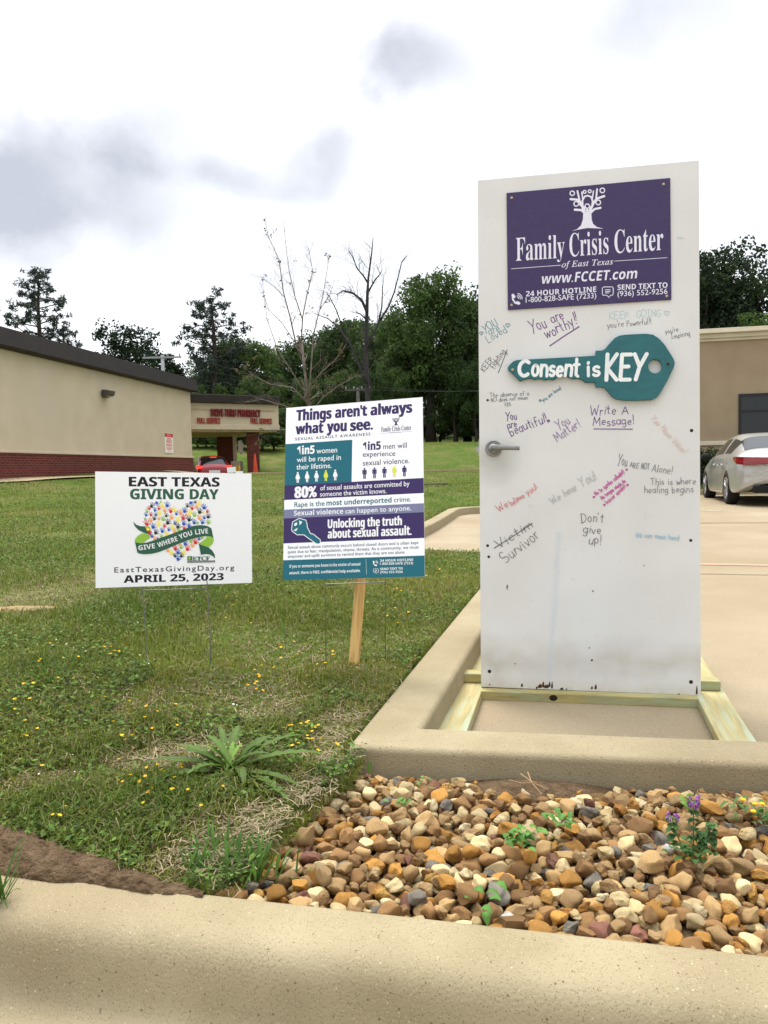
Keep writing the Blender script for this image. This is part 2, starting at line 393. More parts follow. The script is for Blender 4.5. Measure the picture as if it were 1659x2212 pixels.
def S_(k): return 1659 / 3024.0 * k
def zoom(x0, y0, x1, w_=1659):                # a crop of the photograph -> 1659 x 2212 picture coordinates
    k = (x1 - x0) / w_
    return lambda p: (np.asarray(p, float) * k + np.array([x0, y0])) * (1659 / 3024.0)
class Plane:
    """a flat board: maps places read off the photograph to board coordinates (u right, v up, metres from bottom centre)"""
    def __init__(s, px, W, H, front):
        s.W, s.H, s.front, s.k = W, H, front, 0
        A = []; bb = []
        for (x, y), (u, v) in zip(px, [(-W / 2, H), (W / 2, H), (W / 2, 0), (-W / 2, 0)]):
            A += [[x, y, 1, 0, 0, 0, -u * x, -u * y], [0, 0, 0, x, y, 1, -v * x, -v * y]]; bb += [u, v]
        h = np.linalg.solve(np.array(A), np.array(bb)); s.Hm = np.append(h, 1).reshape(3, 3)
    def loc(s, p):
        p = np.atleast_2d(p); q = np.c_[p, np.ones(len(p))] @ s.Hm.T; return q[:, :2] / q[:, 2:]
    def lay(s, mb, uv, faces, material, base=.0002):
        s.k += 1; y = s.front - base - s.k * 2.5e-6; uv = np.clip(uv, (-s.W / 2, 0), (s.W / 2, s.H))
        mb.add([(u, y, v) for u, v in uv], faces, material)
def fan(poly):
    """triangulate a simple polygon (ear clipping through bmesh)"""
    bm = bmesh.new(); vv = [bm.verts.new((p[0], p[1], 0)) for p in poly]; f = bm.faces.new(vv)
    bm.verts.index_update(); r = bmesh.ops.triangulate(bm, faces=[f]); bm.verts.index_update()
    T = [tuple(v.index for v in g.verts) for g in bm.faces]; bm.free(); return T
def poly(pl, mb, z, pts, material):
    uv = pl.loc(z(pts)); pl.lay(mb, uv, fan(uv), material)
def text(pl, mb, z, body, st, b0, b1, cap, material, off=0.0, spacing=1.0, shear=0.0, desc=1.0, heavy=0.0):
    V, Fs = raw_text(body, st, off, spacing); V = V.copy(); V[:, 1] = np.where(V[:, 1] < 0, V[:, 1] * desc, V[:, 1])
    if not len(V): return
    ch = capheight(st, off); x0, x1 = V[:, 0].min(), V[:, 0].max()
    A, B = pl.loc(z([b0, b1])); T = pl.loc(z([(b0[0], b0[1] - cap)]))[0]; hgt = np.linalg.norm(T - A)
    d = B - A; n = np.array([-d[1], d[0]]) / np.linalg.norm(d)
    uv = A + np.outer((V[:, 0] - x0) / (x1 - x0), d) + np.outer(V[:, 1] / ch * hgt, n) + np.outer(V[:, 1] / ch * hgt * shear, d / np.linalg.norm(d))
    pl.lay(mb, uv, Fs, material)
    for h in ((-heavy, heavy, -heavy * .5, heavy * .5) if heavy else ()): pl.lay(mb, uv + d / np.linalg.norm(d) * hgt * h, Fs, material)
def ribbon(P, wd, caps=True):
    P = np.array(P, float); 
    keep = [0] + [i for i in range(1, len(P)) if np.linalg.norm(P[i] - P[i - 1]) > 1e-6]; P = P[keep]
    if len(P) < 2: return np.zeros((0, 2)), []
    d = np.gradient(P, axis=0); d /= np.linalg.norm(d, axis=1)[:, None] + 1e-12; n = np.c_[-d[:, 1], d[:, 0]] * wd / 2
    n[0] = n[0]; V = []; 
    if caps:
        P = np.vstack([P[0] - d[0] * wd * .45, P[0] - d[0] * wd * .25, P, P[-1] + d[-1] * wd * .25, P[-1] + d[-1] * wd * .45]); n = np.vstack([n[0] * .45, n[0] * .85, n, n[-1] * .85, n[-1] * .45])
    V = np.empty((2 * len(P), 2)); V[0::2] = P - n; V[1::2] = P + n
    return V, [(2 * i, 2 * i + 2, 2 * i + 3, 2 * i + 1) for i in range(len(P) - 1)]
def stroke(pl, mb, z, pts, wpx, material):
    q = z([(0, 0), (1, 0)]); s = np.linalg.norm(pl.loc(q + z(pts[0]) - q[0])[1] - pl.loc(q + z(pts[0]) - q[0])[0])
    V, Fs = ribbon(pl.loc(z(pts)), wpx * s); pl.lay(mb, V, Fs, material)
def arc(cx, cy, rx, ry, a0, a1, n=12): return [(cx + rx * math.cos(rad(a)), cy + ry * math.sin(rad(a))) for a in np.linspace(a0, a1, n)]
# a hand-printed alphabet: glyph -> (advance, strokes); capital height 1
G = {
 'A': (.72, [[(0, 0), (.33, 1), (.68, 0)], [(.12, .36), (.56, .36)]]), 'B': (.66, [[(.05, 0), (.05, 1)], [(.05, 1)] + arc(.28, .77, .26, .23, 90, -90, 8) + [(.05, .54)] + arc(.32, .27, .29, .27, 90, -90, 8) + [(.05, 0)]]),
 'C': (.7, [arc(.38, .5, .36, .5, 50, 310)]), 'D': (.74, [[(.06, 0), (.06, 1)], [(0, 1)] + arc(.1, .5, .56, .5, 90, -90) + [(0, 0)]]),
 'E': (.62, [[(.56, 1), (.05, 1), (.05, 0), (.58, 0)], [(.05, .52), (.46, .52)]]), 'F': (.58, [[(.55, 1), (.05, 1), (.05, 0)], [(.05, .52), (.42, .52)]]),
 'G': (.76, [arc(.38, .5, .36, .5, 50, 330) + [(.7, .42), (.42, .42)]]), 'H': (.7, [[(.05, 1), (.05, 0)], [(.62, 1), (.62, 0)], [(.05, .5), (.62, .5)]]),
 'I': (.5, [[(.22, 1), (.22, 0)], [(.02, 1), (.44, 1)], [(.02, 0), (.44, 0)]]), 'K': (.66, [[(.06, 1), (.06, 0)], [(.58, 1), (.08, .46), (.62, 0)]]),
 'L': (.56, [[(.06, 1), (.05, 0), (.52, .02)]]), 'M': (.88, [[(.03, 0), (.12, 1), (.42, .3), (.72, 1), (.82, 0)]]), 'N': (.7, [[(.05, 0), (.06, 1), (.6, 0), (.62, 1)]]),
 'O': (.82, [arc(.4, .5, .38, .5, 100, 465, 20)]), 'P': (.6, [[(.06, 0), (.06, 1)], [(.02, .98)] + arc(.22, .74, .3, .25, 90, -90, 9) + [(.06, .48)]]),
 'R': (.66, [[(.06, 0), (.06, 1)], [(.02, .98)] + arc(.22, .75, .3, .24, 90, -90, 9) + [(.08, .5), (.6, 0)]]), 'S': (.6, [arc(.3, .75, .26, .25, 40, 270, 10)[0:] + arc(.3, .25, .28, .25, 90, -140, 10)]),
 'T': (.66, [[(.0, .98), (.64, 1)], [(.32, 1), (.31, 0)]]), 'U': (.7, [[(.05, 1), (.05, .34)] + arc(.33, .3, .28, .3, 180, 360, 9) + [(.62, 1)]]), 'V': (.64, [[(0, 1), (.3, 0), (.62, 1)]]),
 'W': (.95, [[(0, 1), (.22, 0), (.45, .7), (.66, 0), (.9, 1)]]), 'Y': (.68, [[(.0, 1), (.32, .52)], [(.66, 1), (.32, .5), (.16, 0)]]),
 'a': (.52, [arc(.24, .27, .22, .27, 40, 330, 12), [(.46, .54), (.45, .1), (.52, 0)]]), 'b': (.52, [[(.04, 1), (.05, 0)], arc(.25, .27, .22, .27, 160, -150, 12)]),
 'c': (.46, [arc(.25, .27, .22, .27, 50, 310, 10)]), 'd': (.54, [arc(.24, .27, .22, .27, 40, 330, 12), [(.47, 1), (.46, 0)]]), 'e': (.5, [[(.05, .28), (.44, .3)] + arc(.25, .27, .21, .27, 20, 310, 11)]),
 'f': (.4, [arc(.28, .8, .16, .2, 40, 180, 6) + [(.12, 0)], [(.0, .52), (.32, .54)]]), 'g': (.52, [arc(.24, .27, .22, .27, 40, 330, 12), [(.46, .54), (.45, -.15)] + arc(.25, -.18, .2, .18, 0, -150, 7)]),
 'h': (.52, [[(.05, 1), (.05, 0)], [(.05, .3)] + arc(.26, .32, .2, .22, 150, 0, 7) + [(.46, 0)]]), 'i': (.2, [[(.08, .54), (.09, 0)], [(.08, .74), (.1, .8)]]), 'k': (.48, [[(.05, 1), (.05, 0)], [(.4, .52), (.07, .22), (.44, 0)]]),
 'l': (.2, [[(.08, 1), (.09, 0)]]), 'm': (.8, [[(.05, .54), (.05, 0)], [(.05, .3)] + arc(.22, .33, .16, .2, 150, 0, 6) + [(.38, 0)], [(.38, .3)] + arc(.55, .33, .16, .2, 150, 0, 6) + [(.72, 0)]]),
 'n': (.52, [[(.05, .54), (.05, 0)], [(.05, .3)] + arc(.26, .32, .2, .22, 150, 0, 7) + [(.46, 0)]]), 'o': (.5, [arc(.24, .27, .21, .27, 90, 450, 14)]), 'p': (.52, [[(.05, .54), (.04, -.36)], arc(.25, .27, .22, .27, 160, -150, 12)]),
 'q': (.52, [arc(.24, .27, .22, .27, 40, 330, 12), [(.46, .54), (.46, -.36)]]), 'r': (.38, [[(.05, .54), (.05, 0)], [(.05, .3)] + arc(.24, .34, .18, .2, 150, 50, 5)]),
 's': (.42, [arc(.2, .41, .17, .14, 40, 260, 8) + arc(.2, .13, .18, .14, 80, -150, 8)]), 't': (.4, [[(.18, .88), (.17, .08), (.3, .0)], [(.0, .58), (.36, .6)]]), 'u': (.52, [[(.05, .54), (.05, .2)] + arc(.24, .2, .19, .2, 180, 350, 7), [(.45, .54), (.46, 0)]]),
 'v': (.46, [[(0, .54), (.2, 0), (.42, .54)]]), 'w': (.66, [[(0, .54), (.16, 0), (.32, .45), (.46, 0), (.62, .54)]]), 'y': (.48, [[(0, .54), (.22, .05)], [(.44, .54), (.12, -.35)]]),
 '!': (.24, [[(.12, 1), (.1, .28)], [(.1, .06), (.11, 0)]]), "'": (.16, [[(.08, 1), (.06, .78)]]), ' ': (.38, []), '.': (.2, [[(.08, 0), (.1, .02)]]),
}
def hand(pl, mb, z, body, b0, b1, cap, wpx, material, jit=.035, seed=None):
    r = random.Random(seed if seed is not None else body); x = 0; S = []; wpx = wpx * (.68 if jit > .03 else 1); jit = jit * (1.7 if jit > .03 else 1)
    for c in body:
        adv, st = G[c]; dy = r.uniform(-jit, jit) * 1.4; sc = 1 + r.uniform(-.08, .08); sl = r.uniform(-.06, .1)
        ro = r.uniform(-jit, jit) * 1.6; cr_, sr_ = math.cos(ro), math.sin(ro)
        for s in [[(p_[0] * cr_ - p_[1] * sr_, p_[0] * sr_ + p_[1] * cr_) for p_ in q_] for q_ in st]: S.append([(x + px * sc + py * sl + r.uniform(-jit, jit) * .35, py * sc + dy + r.uniform(-jit, jit) * .35) for px, py in s])
        x += adv * sc + .13
    tot = x - .13
    A, B = pl.loc(z([b0, b1])); T = pl.loc(z([(b0[0], b0[1] - cap)]))[0]; hgt = np.linalg.norm(T - A); wl = wpx * hgt / cap
    d = B - A; n = np.array([-d[1], d[0]]) / np.linalg.norm(d)
    for s in split_corners(S):
        q = np.array(s); V, Fs = ribbon(A + np.outer(q[:, 0] / tot, d) + np.outer(q[:, 1] * hgt, n), wl)
        if len(Fs): pl.lay(mb, V, Fs, material)
def split_corners(S):
    o = []
    for s in S:
        cur = [s[0]]
        for i in range(1, len(s)):
            cur.append(s[i])
            if i < len(s) - 1:
                a = math.atan2(s[i][1] - s[i - 1][1], s[i][0] - s[i - 1][0]); b = math.atan2(s[i + 1][1] - s[i][1], s[i + 1][0] - s[i][0])
                if abs((b - a + math.pi) % (2 * math.pi) - math.pi) > .8: o.append(cur); cur = [s[i]]
        o.append(cur)
    return o
def heart(pl, mb, z, cx, cy, s, wpx, material):
    t = np.linspace(0, 2 * math.pi, 20); P = [(cx + s * 16 * math.sin(a) ** 3 / 16, cy - s * (13 * math.cos(a) - 5 * math.cos(2 * a) - 2 * math.cos(3 * a) - math.cos(4 * a)) / 16) for a in t]
    stroke(pl, mb, z, P, wpx, material)
def ring(pl, mb, z, cx, cy, r, wpx, material): stroke(pl, mb, z, arc(cx, cy, r, r, 0, 350, 18), wpx, material)
def rot3(yaw, lean, roll): return Matrix.Rotation(yaw, 3, 'Z') @ Matrix.Rotation(lean, 3, 'X') @ Matrix.Rotation(roll, 3, 'Y')

ink = lambda n, c, r=.45: mat(n, lin(c), r, spec=.3)
WHITE = ink('printed_white', (.93, .935, .94)); PURPLE = ink('printed_purple', (.225, .165, .37)); TEAL = ink('printed_teal', (.10, .40, .46)); LAV = ink('printed_lavender', (.47, .49, .61))
DARKTXT = ink('printed_slate', (.22, .24, .36)); YEL = ink('printed_yellow', (.86, .87, .28)); BLACK = ink('printed_black', (.10, .10, .14)); GREEN = ink('printed_green', (.18, .37, .29)); LIME = ink('printed_lime', (.58, .76, .28))
hc = {'b': ink('print_blue', (.15, .36, .74)), 'r': ink('print_red', (.84, .16, .22)), 'y': ink('print_yellow', (.98, .92, .32)), 'o': ink('print_orange', (.96, .66, .36)), 'd': ink('print_dark_green', (.10, .21, .17)), 'l': LIME}

def tree_logo(pl, mb, z, material, f=lambda p: p, k=1.0):
    g = lambda P: [f(p) for p in P]
    poly(pl, mb, z, g([(698, 557), (735, 545), (762, 520), (775, 480), (778, 425), (832, 425), (835, 480), (845, 510), (870, 530), (915, 542), (860, 539), (805, 537), (750, 547)]), material)
    for P, w_ in [([(795, 440), (765, 415), (720, 412)], 16), ([(820, 440), (855, 408), (895, 400)], 15), ([(782, 425), (768, 380), (748, 345), (692, 340)], 16), ([(825, 420), (846, 370), (868, 338), (920, 320)], 16),
                  ([(775, 400), (772, 350), (788, 322), (808, 316), (832, 325), (842, 355), (836, 400)], 12), ([(752, 345), (738, 285)], 12), ([(775, 345), (768, 292)], 9), ([(866, 335), (872, 272)], 12), ([(840, 335), (847, 285)], 9),
                  ([(760, 385), (735, 345)], 9), ([(805, 412), (805, 440)], 13), ([(783, 392), (792, 415), (805, 425), (818, 415), (828, 392)], 8)]:
        stroke(pl, mb, z, g(P), w_ * k, material)
    for x, y, r in [(703, 300, 15), (787, 291, 10), (822, 287, 10), (908, 281, 16), (730, 372, 16), (880, 363, 16), (805, 388, 15)]:
        c = f((x, y)); ring(pl, mb, z, c[0], c[1], r * k, 8 * k, material)
def phone_icon(pl, mb, z, x, y, s, material):
    stroke(pl, mb, z, [(x - .42 * s, y - .2 * s), (x - .4 * s, y + .12 * s), (x - .18 * s, y + .45 * s), (x + .12 * s, y + .55 * s)], .16 * s, material)
    stroke(pl, mb, z, [(x - .40 * s, y - .28 * s), (x - .28 * s, y - .12 * s)], .26 * s, material); stroke(pl, mb, z, [(x + .02 * s, y + .42 * s), (x + .18 * s, y + .5 * s)], .26 * s, material)
    for r in (.18, .34, .5): stroke(pl, mb, z, arc(x - .02 * s, y + .05 * s, r * s, r * s, -80, 5, 7), .07 * s, material)
def bubble_icon(pl, mb, z, x, y, s, material):
    stroke(pl, mb, z, [(x - .1 * s, y + .35 * s), (x - .42 * s, y + .35 * s), (x - .5 * s, y + .25 * s), (x - .5 * s, y - .32 * s), (x - .4 * s, y - .42 * s), (x + .4 * s, y - .42 * s), (x + .5 * s, y - .32 * s), (x + .5 * s, y + .25 * s), (x + .42 * s, y + .35 * s), (x + .25 * s, y + .35 * s), (x + .12 * s, y + .55 * s), (x - .1 * s, y + .35 * s)], .07 * s, material)
    for dy, a in ((-.15, .22), (0, .22), (.13, .08)): stroke(pl, mb, z, [(x - .22 * s, y + dy * s), (x + a * s, y + dy * s)], .07 * s, material)

# ------------------------------------------------------------------ the door on its lumber stand
kd = .858 / .813
DW, DH, DT = .858, 1.98008 * kd, .044
dpos = EYE + (np.array([.76794, 2.91482, .08782]) - EYE) * kd
YAW_D, LEAN_D = -.20055, -.04547
door_px = [(1032.2, 393.57), (1507.5, 351.16), (1511.8, 1500.35), (1040.15, 1480.8)]
# weathered white paint: procedural stains with a shape of their own
dm = mat('door_paint', lin((.86, .865, .86)), .55, col2=lin((.83, .83, .82)), scale=3, detail=8, spec=.35)
t = dm.node_tree; bsdf = t.nodes['Principled BSDF']; prev = bsdf.inputs['Base Color'].links[0].from_socket
tcn = t.nodes.new('ShaderNodeTexCoord'); sp = t.nodes.new('ShaderNodeSeparateXYZ'); t.links.new(tcn.outputs['Object'], sp.inputs[0])
def mth(op, a, b=None, c=None, clamp=False):
    n = t.nodes.new('ShaderNodeMath'); n.operation = op; n.use_clamp = clamp
    for i, q in enumerate((a, b, c)):
        if q is None: continue
        if isinstance(q, (int, float)): n.inputs[i].default_value = q
        else: t.links.new(q, n.inputs[i])
    return n.outputs[0]
def tone(fac, colr):
    global prev
    mx = t.nodes.new('ShaderNodeMix'); mx.data_type = 'RGBA'; t.links.new(fac, mx.inputs[0]); t.links.new(prev, mx.inputs[6]); mx.inputs[7].default_value = (*colr, 1); prev = mx.outputs[2]
def nz(scale, detail=6):
    n = t.nodes.new('ShaderNodeTexNoise'); n.inputs['Scale'].default_value = scale; n.inputs['Detail'].default_value = detail; t.links.new(tcn.outputs['Object'], n.inputs['Vector']); return n.outputs['Fac']
def band(x, c, wd): return mth('SUBTRACT', 1, mth('DIVIDE', mth('ABSOLUTE', mth('SUBTRACT', x, c)), wd), clamp=True)
X_, Z_ = sp.outputs['X'], sp.outputs['Z']
# damp tide mark along the bottom, with a wavering upper edge
edge_h = mth('ADD', mth('MULTIPLY', nz(4.5), .30), -.03)
tide = mth('MULTIPLY', band(Z_, mth('ADD', edge_h, 0), .10), nz(7)); tone(mth('MULTIPLY', tide, 1.0, clamp=True), lin((.69, .665, .61)))
tone(mth('MULTIPLY', mth('MULTIPLY', band(Z_, .0, .05), nz(30)), .6), lin((.66, .60, .48)))
# vertical run of bluish washed-out marker
run = mth('MULTIPLY', band(X_, mth('ADD', -.165, mth('ADD', mth('MULTIPLY', Z_, .07), mth('MULTIPLY', nz(5), .02))), mth('ADD', .003, mth('MULTIPLY', nz(9), .03))), mth('MULTIPLY', mth('LESS_THAN', Z_, .64), nz(12))); tone(mth('MULTIPLY', run, .8), lin((.73, .78, .83)))
wash = mth('MULTIPLY', mth('MULTIPLY', band(X_, .0, .25), band(Z_, .3, .35)), nz(3)); tone(mth('MULTIPLY', wash, .45), lin((.82, .87, .91)))
# hand grime round the lever
rr = mth('ADD', mth('POWER', mth('ADD', X_, .37), 2), mth('POWER', mth('SUBTRACT', Z_, .935), 2)); gr = mth('MULTIPLY', mth('SUBTRACT', 1, mth('DIVIDE', rr, .014), clamp=True), nz(9)); tone(mth('MULTIPLY', gr, .75), lin((.62, .62, .58)))
spk = mth('MULTIPLY', mth('GREATER_THAN', nz(26, 3), .72), .25); tone(mth('MULTIPLY', spk, mth('LESS_THAN', mth('ABSOLUTE', X_), .45)), lin((.74, .74, .71)))
t.links.new(prev, bsdf.inputs['Base Color'])

RD = rot3(YAW_D, LEAN_D, .00489)
door = empty('door', dpos, RD, 'white weathered door covered in handwritten messages, standing on a lumber frame', 'door')
mb = MB(); mb.box((-DW / 2, -DT / 2, 0), (DW / 2, DT / 2, DH), dm); mb.build('panel', door, bevel=.002)
pd = Plane(door_px, DW, DH, -DT / 2)
zd1 = zoom(1850, 600, 2800); zd2 = zoom(1850, 1200, 2800); zd3 = zoom(1850, 1700, 2800); zd4 = zoom(1650, 2300, 3024)
# steel edge strip, bolt holes, rust chips
hole = ink('bolt_hole', (.12, .12, .12)); rust = mat('rust', lin((.34, .22, .13)), .9, col2=lin((.2, .14, .1)), scale=60)
for z, x, y, r in [(zd2, 125, 660, 7), (zd2, 1517, 870, 10), (zd3, 1512, 747, 9), (zd3, 125, 780, 8), (zd3, 133, 856, 8), (zd4, 337, 408, 7), (zd4, 1288, 460, 8)]:
    mb = MB(); c = pd.loc(z([(x, y)]))[0]; s = np.linalg.norm(pd.loc(z([(x + r, y)]))[0] - c)
    mb.lathe([(0, .002), (s * .5, .0025), (s, .0012), (s * 1.25, .0002)], hole, 10, Matrix.Translation((c[0], -DT / 2, c[1])) @ Matrix.Rotation(math.pi / 2, 4, 'X')); mb.build('bolt', door)
mb = MB()
for x, y, wx, hy in [(490, 478, 6, 14), (575, 483, 12, 16), (590, 480, 7, 24), (605, 484, 14, 14), (620, 478, 6, 22), (632, 485, 5, 30), (678, 492, 9, 7), (820, 490, 5, 12), (838, 490, 6, 22), (1315, 515, 5, 40), (1230, 518, 6, 4), (338, 470, 3, 4), (420, 12, 4, 14), (825, 30, 4, 4), (820, 357, 6, 6), (808, 298, 3, 4), (458, 372, 3, 4), (560, 487, 5, 8), (700, 492, 4, 3)]:
    poly(pd, mb, zd4, [(x - wx, y), (x - wx * .3, y - hy * .8), (x + wx * .4, y - hy), (x + wx, y - hy * .2), (x + wx * .6, y + 4), (x - wx * .5, y + 4)], rust)
mb.build('rust_chip', door)
# lever handle
steel = mat('satin_steel', (.42, .42, .41), .38, col2=(.30, .30, .29), scale=20, metal=.9)
steel_d = mat('worn_steel', (.30, .30, .29), .5, col2=(.22, .22, .21), scale=30, metal=.85)
hcn = pd.loc(zd2([(166, 990)]))[0]
lever = empty('handle', (0, 0, 0)); bpy.data.objects.remove(lever)
mb = MB(); Mh = Matrix.Translation((hcn[0], -DT / 2, hcn[1])) @ Matrix.Rotation(math.pi / 2, 4, 'X')
mb.lathe([(.0335, 0), (.0345, .004), (.0325, .009), (.0295, .0105), (.028, .0085), (.027, .0055), (.023, .0065), (.020, .012), (.016, .018), (.011, .02), (.011, .05), (0, .05)], steel, 32, Mh)
rose = mb.build('handle', door, shade=True)
lp = pd.loc(zd2([(155, 992), (185, 990), (240, 990), (300, 993), (345, 997)]))
bm = bmesh.new(); secs = []
dep = [.050, .054, .055, .056, .056]; hh = [.0105, .0128, .0108, .0085, .0078]; tt = [.010, .011, .008, .006, .006]
for i in range(5):
    ring_ = []
    for q in range(12):
        a = 2 * math.pi * q / 12; cs, sn = math.cos(a), math.sin(a)
        ring_.append(bm.verts.new((lp[i][0], -DT / 2 - dep[i] + tt[i] * math.copysign(abs(cs) ** .6, cs), lp[i][1] + hh[i] * math.copysign(abs(sn) ** .6, sn))))
    secs.append(ring_)
for a, b in zip(secs[:-1], secs[1:]):
    for q in range(12): bm.faces.new((a[q], a[(q + 1) % 12], b[(q + 1) % 12], b[q]))
bm.faces.new(secs[0]); bm.faces.new(list(reversed(secs[-1]))); bmesh.ops.recalc_face_normals(bm, faces=bm.faces)
me = bpy.data.meshes.new('lever'); bm.to_mesh(me); bm.free(); me.materials.append(steel_d)
for p in me.polygons: p.use_smooth = True
o = bpy.data.objects.new('lever', me); COL.objects.link(o); o.parent = rose
# latch plate on the left edge
mb = MB(); lz = hcn[1]; mb.box((-DW / 2 - .004, -.014, lz - .03), (-DW / 2 + .001, .014, lz + .03), steel); mb.box((-DW / 2 - .014, -.007, lz - .01), (-DW / 2 - .004, .007, lz + .01), steel); mb.build('latch', door)

# handwritten messages
mk = lambda n, c: mat(n, lin(c), .6, col2=lin(tuple(.75 * x + .25 * .88 for x in c)), scale=60, lo=.3, hi=.75)
MK = {'teal': mk('marker_teal', (0.16, 0.47, 0.54)), 'purple': mk('marker_purple', (0.39, 0.19, 0.47)), 'violet': mk('marker_violet', (0.33, 0.15, 0.48)), 'plum': mk('marker_faded_purple', (0.51, 0.39, 0.60)), 'black': mk('marker_black', (0.22, 0.23, 0.25)), 'grey': mk('marker_grey', (0.45, 0.46, 0.47)),
      'pale': mk('marker_pale_grey', (0.67, 0.68, 0.68)), 'faint': mk('marker_pale_teal', (0.65, 0.77, 0.78)), 'pink': mk('marker_pale_pink', (0.84, 0.73, 0.71)), 'mag': mk('marker_magenta', (0.74, 0.20, 0.56)), 'red': mk('marker_red', (0.80, 0.37, 0.41)), 'blue': mk('marker_light_blue', (0.58, 0.74, 0.81))}
def message(label, c, z, lines, extra=None):
    mb = MB()
    for body, b0, b1, cap, wpx in lines: hand(pd, mb, z, body, b0, b1, cap, wpx, MK[c])
    if extra: extra(mb)
    tag(mb.build('handwritten_message', door), label)
def U(z, P, wpx, c): return lambda mb: [stroke(pd, mb, z, p, wpx, MK[c]) for p in P]
message('teal handwriting You are Loved with two hearts', 'teal', zd2, [('YOU', (108, 205), (200, 150), 62, 7), ('are', (138, 220), (212, 185), 54, 6), ('Loved', (128, 270), (262, 192), 52, 6)],
        lambda mb: (heart(pd, mb, zd2, 82, 203, 13, 5, MK['teal']), heart(pd, mb, zd2, 262, 149, 15, 5, MK['teal'])))
message('purple handwriting You are worthy, underlined', 'purple', zd2, [('You', (430, 208), (532, 160), 92, 9), ('are', (568, 142), (650, 100), 72, 9), ('!', (728, 122), (745, 116), 64, 9), ('worthy!', (525, 240), (742, 140), 78, 9)], U(zd2, [[(550, 290), (650, 222), (748, 160)]], 9, 'purple'))
message('pale teal handwriting Keep Going', 'faint', zd2, [('KEEP', (955, 110), (1085, 105), 52, 7), ('GOING', (1140, 102), (1308, 88), 48, 7)], lambda mb: heart(pd, mb, zd2, 1348, 68, 18, 6, MK['faint']))
message("black handwriting You're Powerful", 'black', zd2, [("you're", (940, 168), (1055, 158), 44, 4.5), ("Powerful!!", (1075, 158), (1245, 140), 38, 4.5)])
message("small black handwriting You're Inspiring", 'black', zd2, [("you're", (1338, 208), (1428, 192), 34, 4), ("Inspiring", (1378, 245), (1508, 222), 34, 4)])
message('black handwriting Keep fighting, underlined', 'black', zd2, [('KEEP', (105, 468), (165, 385), 42, 5), ('fighting', (172, 448), (248, 330), 46, 5)], U(zd2, [[(198, 473), (258, 317)]], 5, 'black'))
message('black handwriting The absence of a No does not mean Yes', 'black', zd2, [('The absence of a', (142, 641), (408, 626), 30, 4), ('NO does not mean', (147, 673), (398, 655), 27, 4), ('YES', (240, 702), (284, 699), 22, 4)])
message('small teal handwriting you are loved', 'teal', zd2, [('you are loved', (505, 672), (628, 585), 26, 5)], lambda mb: heart(pd, mb, zd2, 484, 663, 8, 5, MK['teal']))
message('violet handwriting You are beautiful', 'violet', zd2, [('You', (252, 802), (325, 790), 58, 7), ('are', (262, 858), (328, 840), 50, 7), ('beautiful!', (283, 905), (540, 806), 62, 7)], lambda mb: heart(pd, mb, zd2, 540, 803, 8, 6, MK['violet']))
message('faded purple handwriting You Matter', 'plum', zd2, [('You', (615, 868), (692, 815), 72, 7), ('Matter!', (602, 946), (765, 838), 62, 7)])
message('violet handwriting Write A Message, underlined', 'violet', zd2, [('Write', (825, 766), (1000, 757), 64, 6.5), ('A', (1042, 756), (1086, 752), 52, 6.5), ('Message!', (842, 836), (1130, 826), 56, 6.5)], U(zd2, [[(850, 858), (1114, 860)]], 6, 'violet'))
message('pale pink handwriting You Have Value, sloping down', 'pink', zd2, [('You Have Value!', (1238, 790), (1460, 1030), 42, 6)])
message('grey handwriting You are not alone', 'grey', zd3, [('You', (1010, 232), (1075, 240), 78, 6), ('ARE', (1095, 246), (1155, 256), 36, 6), ('NOT', (1172, 258), (1228, 264), 42, 6), ('Alone!', (1245, 276), (1385, 292), 52, 6)])
message('dark grey handwriting This is where healing begins', 'grey', zd3, [('This is where', (1238, 368), (1545, 362), 44, 6), ('healing begins', (1195, 424), (1530, 418), 46, 6)])
message('magenta handwriting in Spanish, three lines', 'mag', zd3, [('No te quedes callada!!', (868, 442), (1062, 285), 30, 6), ('No tengas miedo de', (908, 470), (1068, 345), 26, 6), ('buscar ayuda!!', (942, 497), (1072, 380), 26, 6)],
        lambda mb: [heart(pd, mb, zd3, x, y, 6, 6, MK['mag']) for x, y in ((850, 450), (1073, 263), (922, 503), (1080, 368))])
message('red handwriting We believe you', 'red', zd3, [('We', (205, 552), (275, 515), 50, 6), ('believe', (290, 510), (378, 448), 40, 6), ('you!', (398, 438), (470, 382), 44, 6)])
message('pale grey handwriting we hear you', 'pale', zd3, [('We hear', (568, 498), (742, 392), 50, 7), ('You!', (775, 385), (878, 325), 66, 7)])
message("black handwriting Don't give up", 'black', zd3, [("Don't", (765, 624), (916, 618), 62, 5.5), ('give', (775, 692), (900, 697), 58, 5.5), ('up!', (812, 765), (905, 770), 62, 5.5)])
message('black handwriting Victim crossed out above Survivor', 'black', zd3, [('Victim', (205, 806), (440, 650), 62, 5.5), ('Survivor', (250, 905), (488, 722), 78, 5.5)], U(zd3, [[(170, 797), (300, 715), (430, 628)]], 5, 'black'))
message('light blue illegible handwriting', 'blue', zd3, [('We can must heed', (1135, 718), (1432, 745), 30, 7)])
message('short blue marker smears', 'faint', zd1, [('m', (1420, 608), (1465, 606), 14, 6)], lambda mb: (stroke(pd, mb, zd3, [(255, 1060), (262, 1080)], 5, MK['grey']), stroke(pd, mb, zd3, [(1190, 916), (1198, 919)], 5, MK['grey']), stroke(pd, mb, zd3, [(838, 1090), (848, 1090)], 5, MK['grey'])))

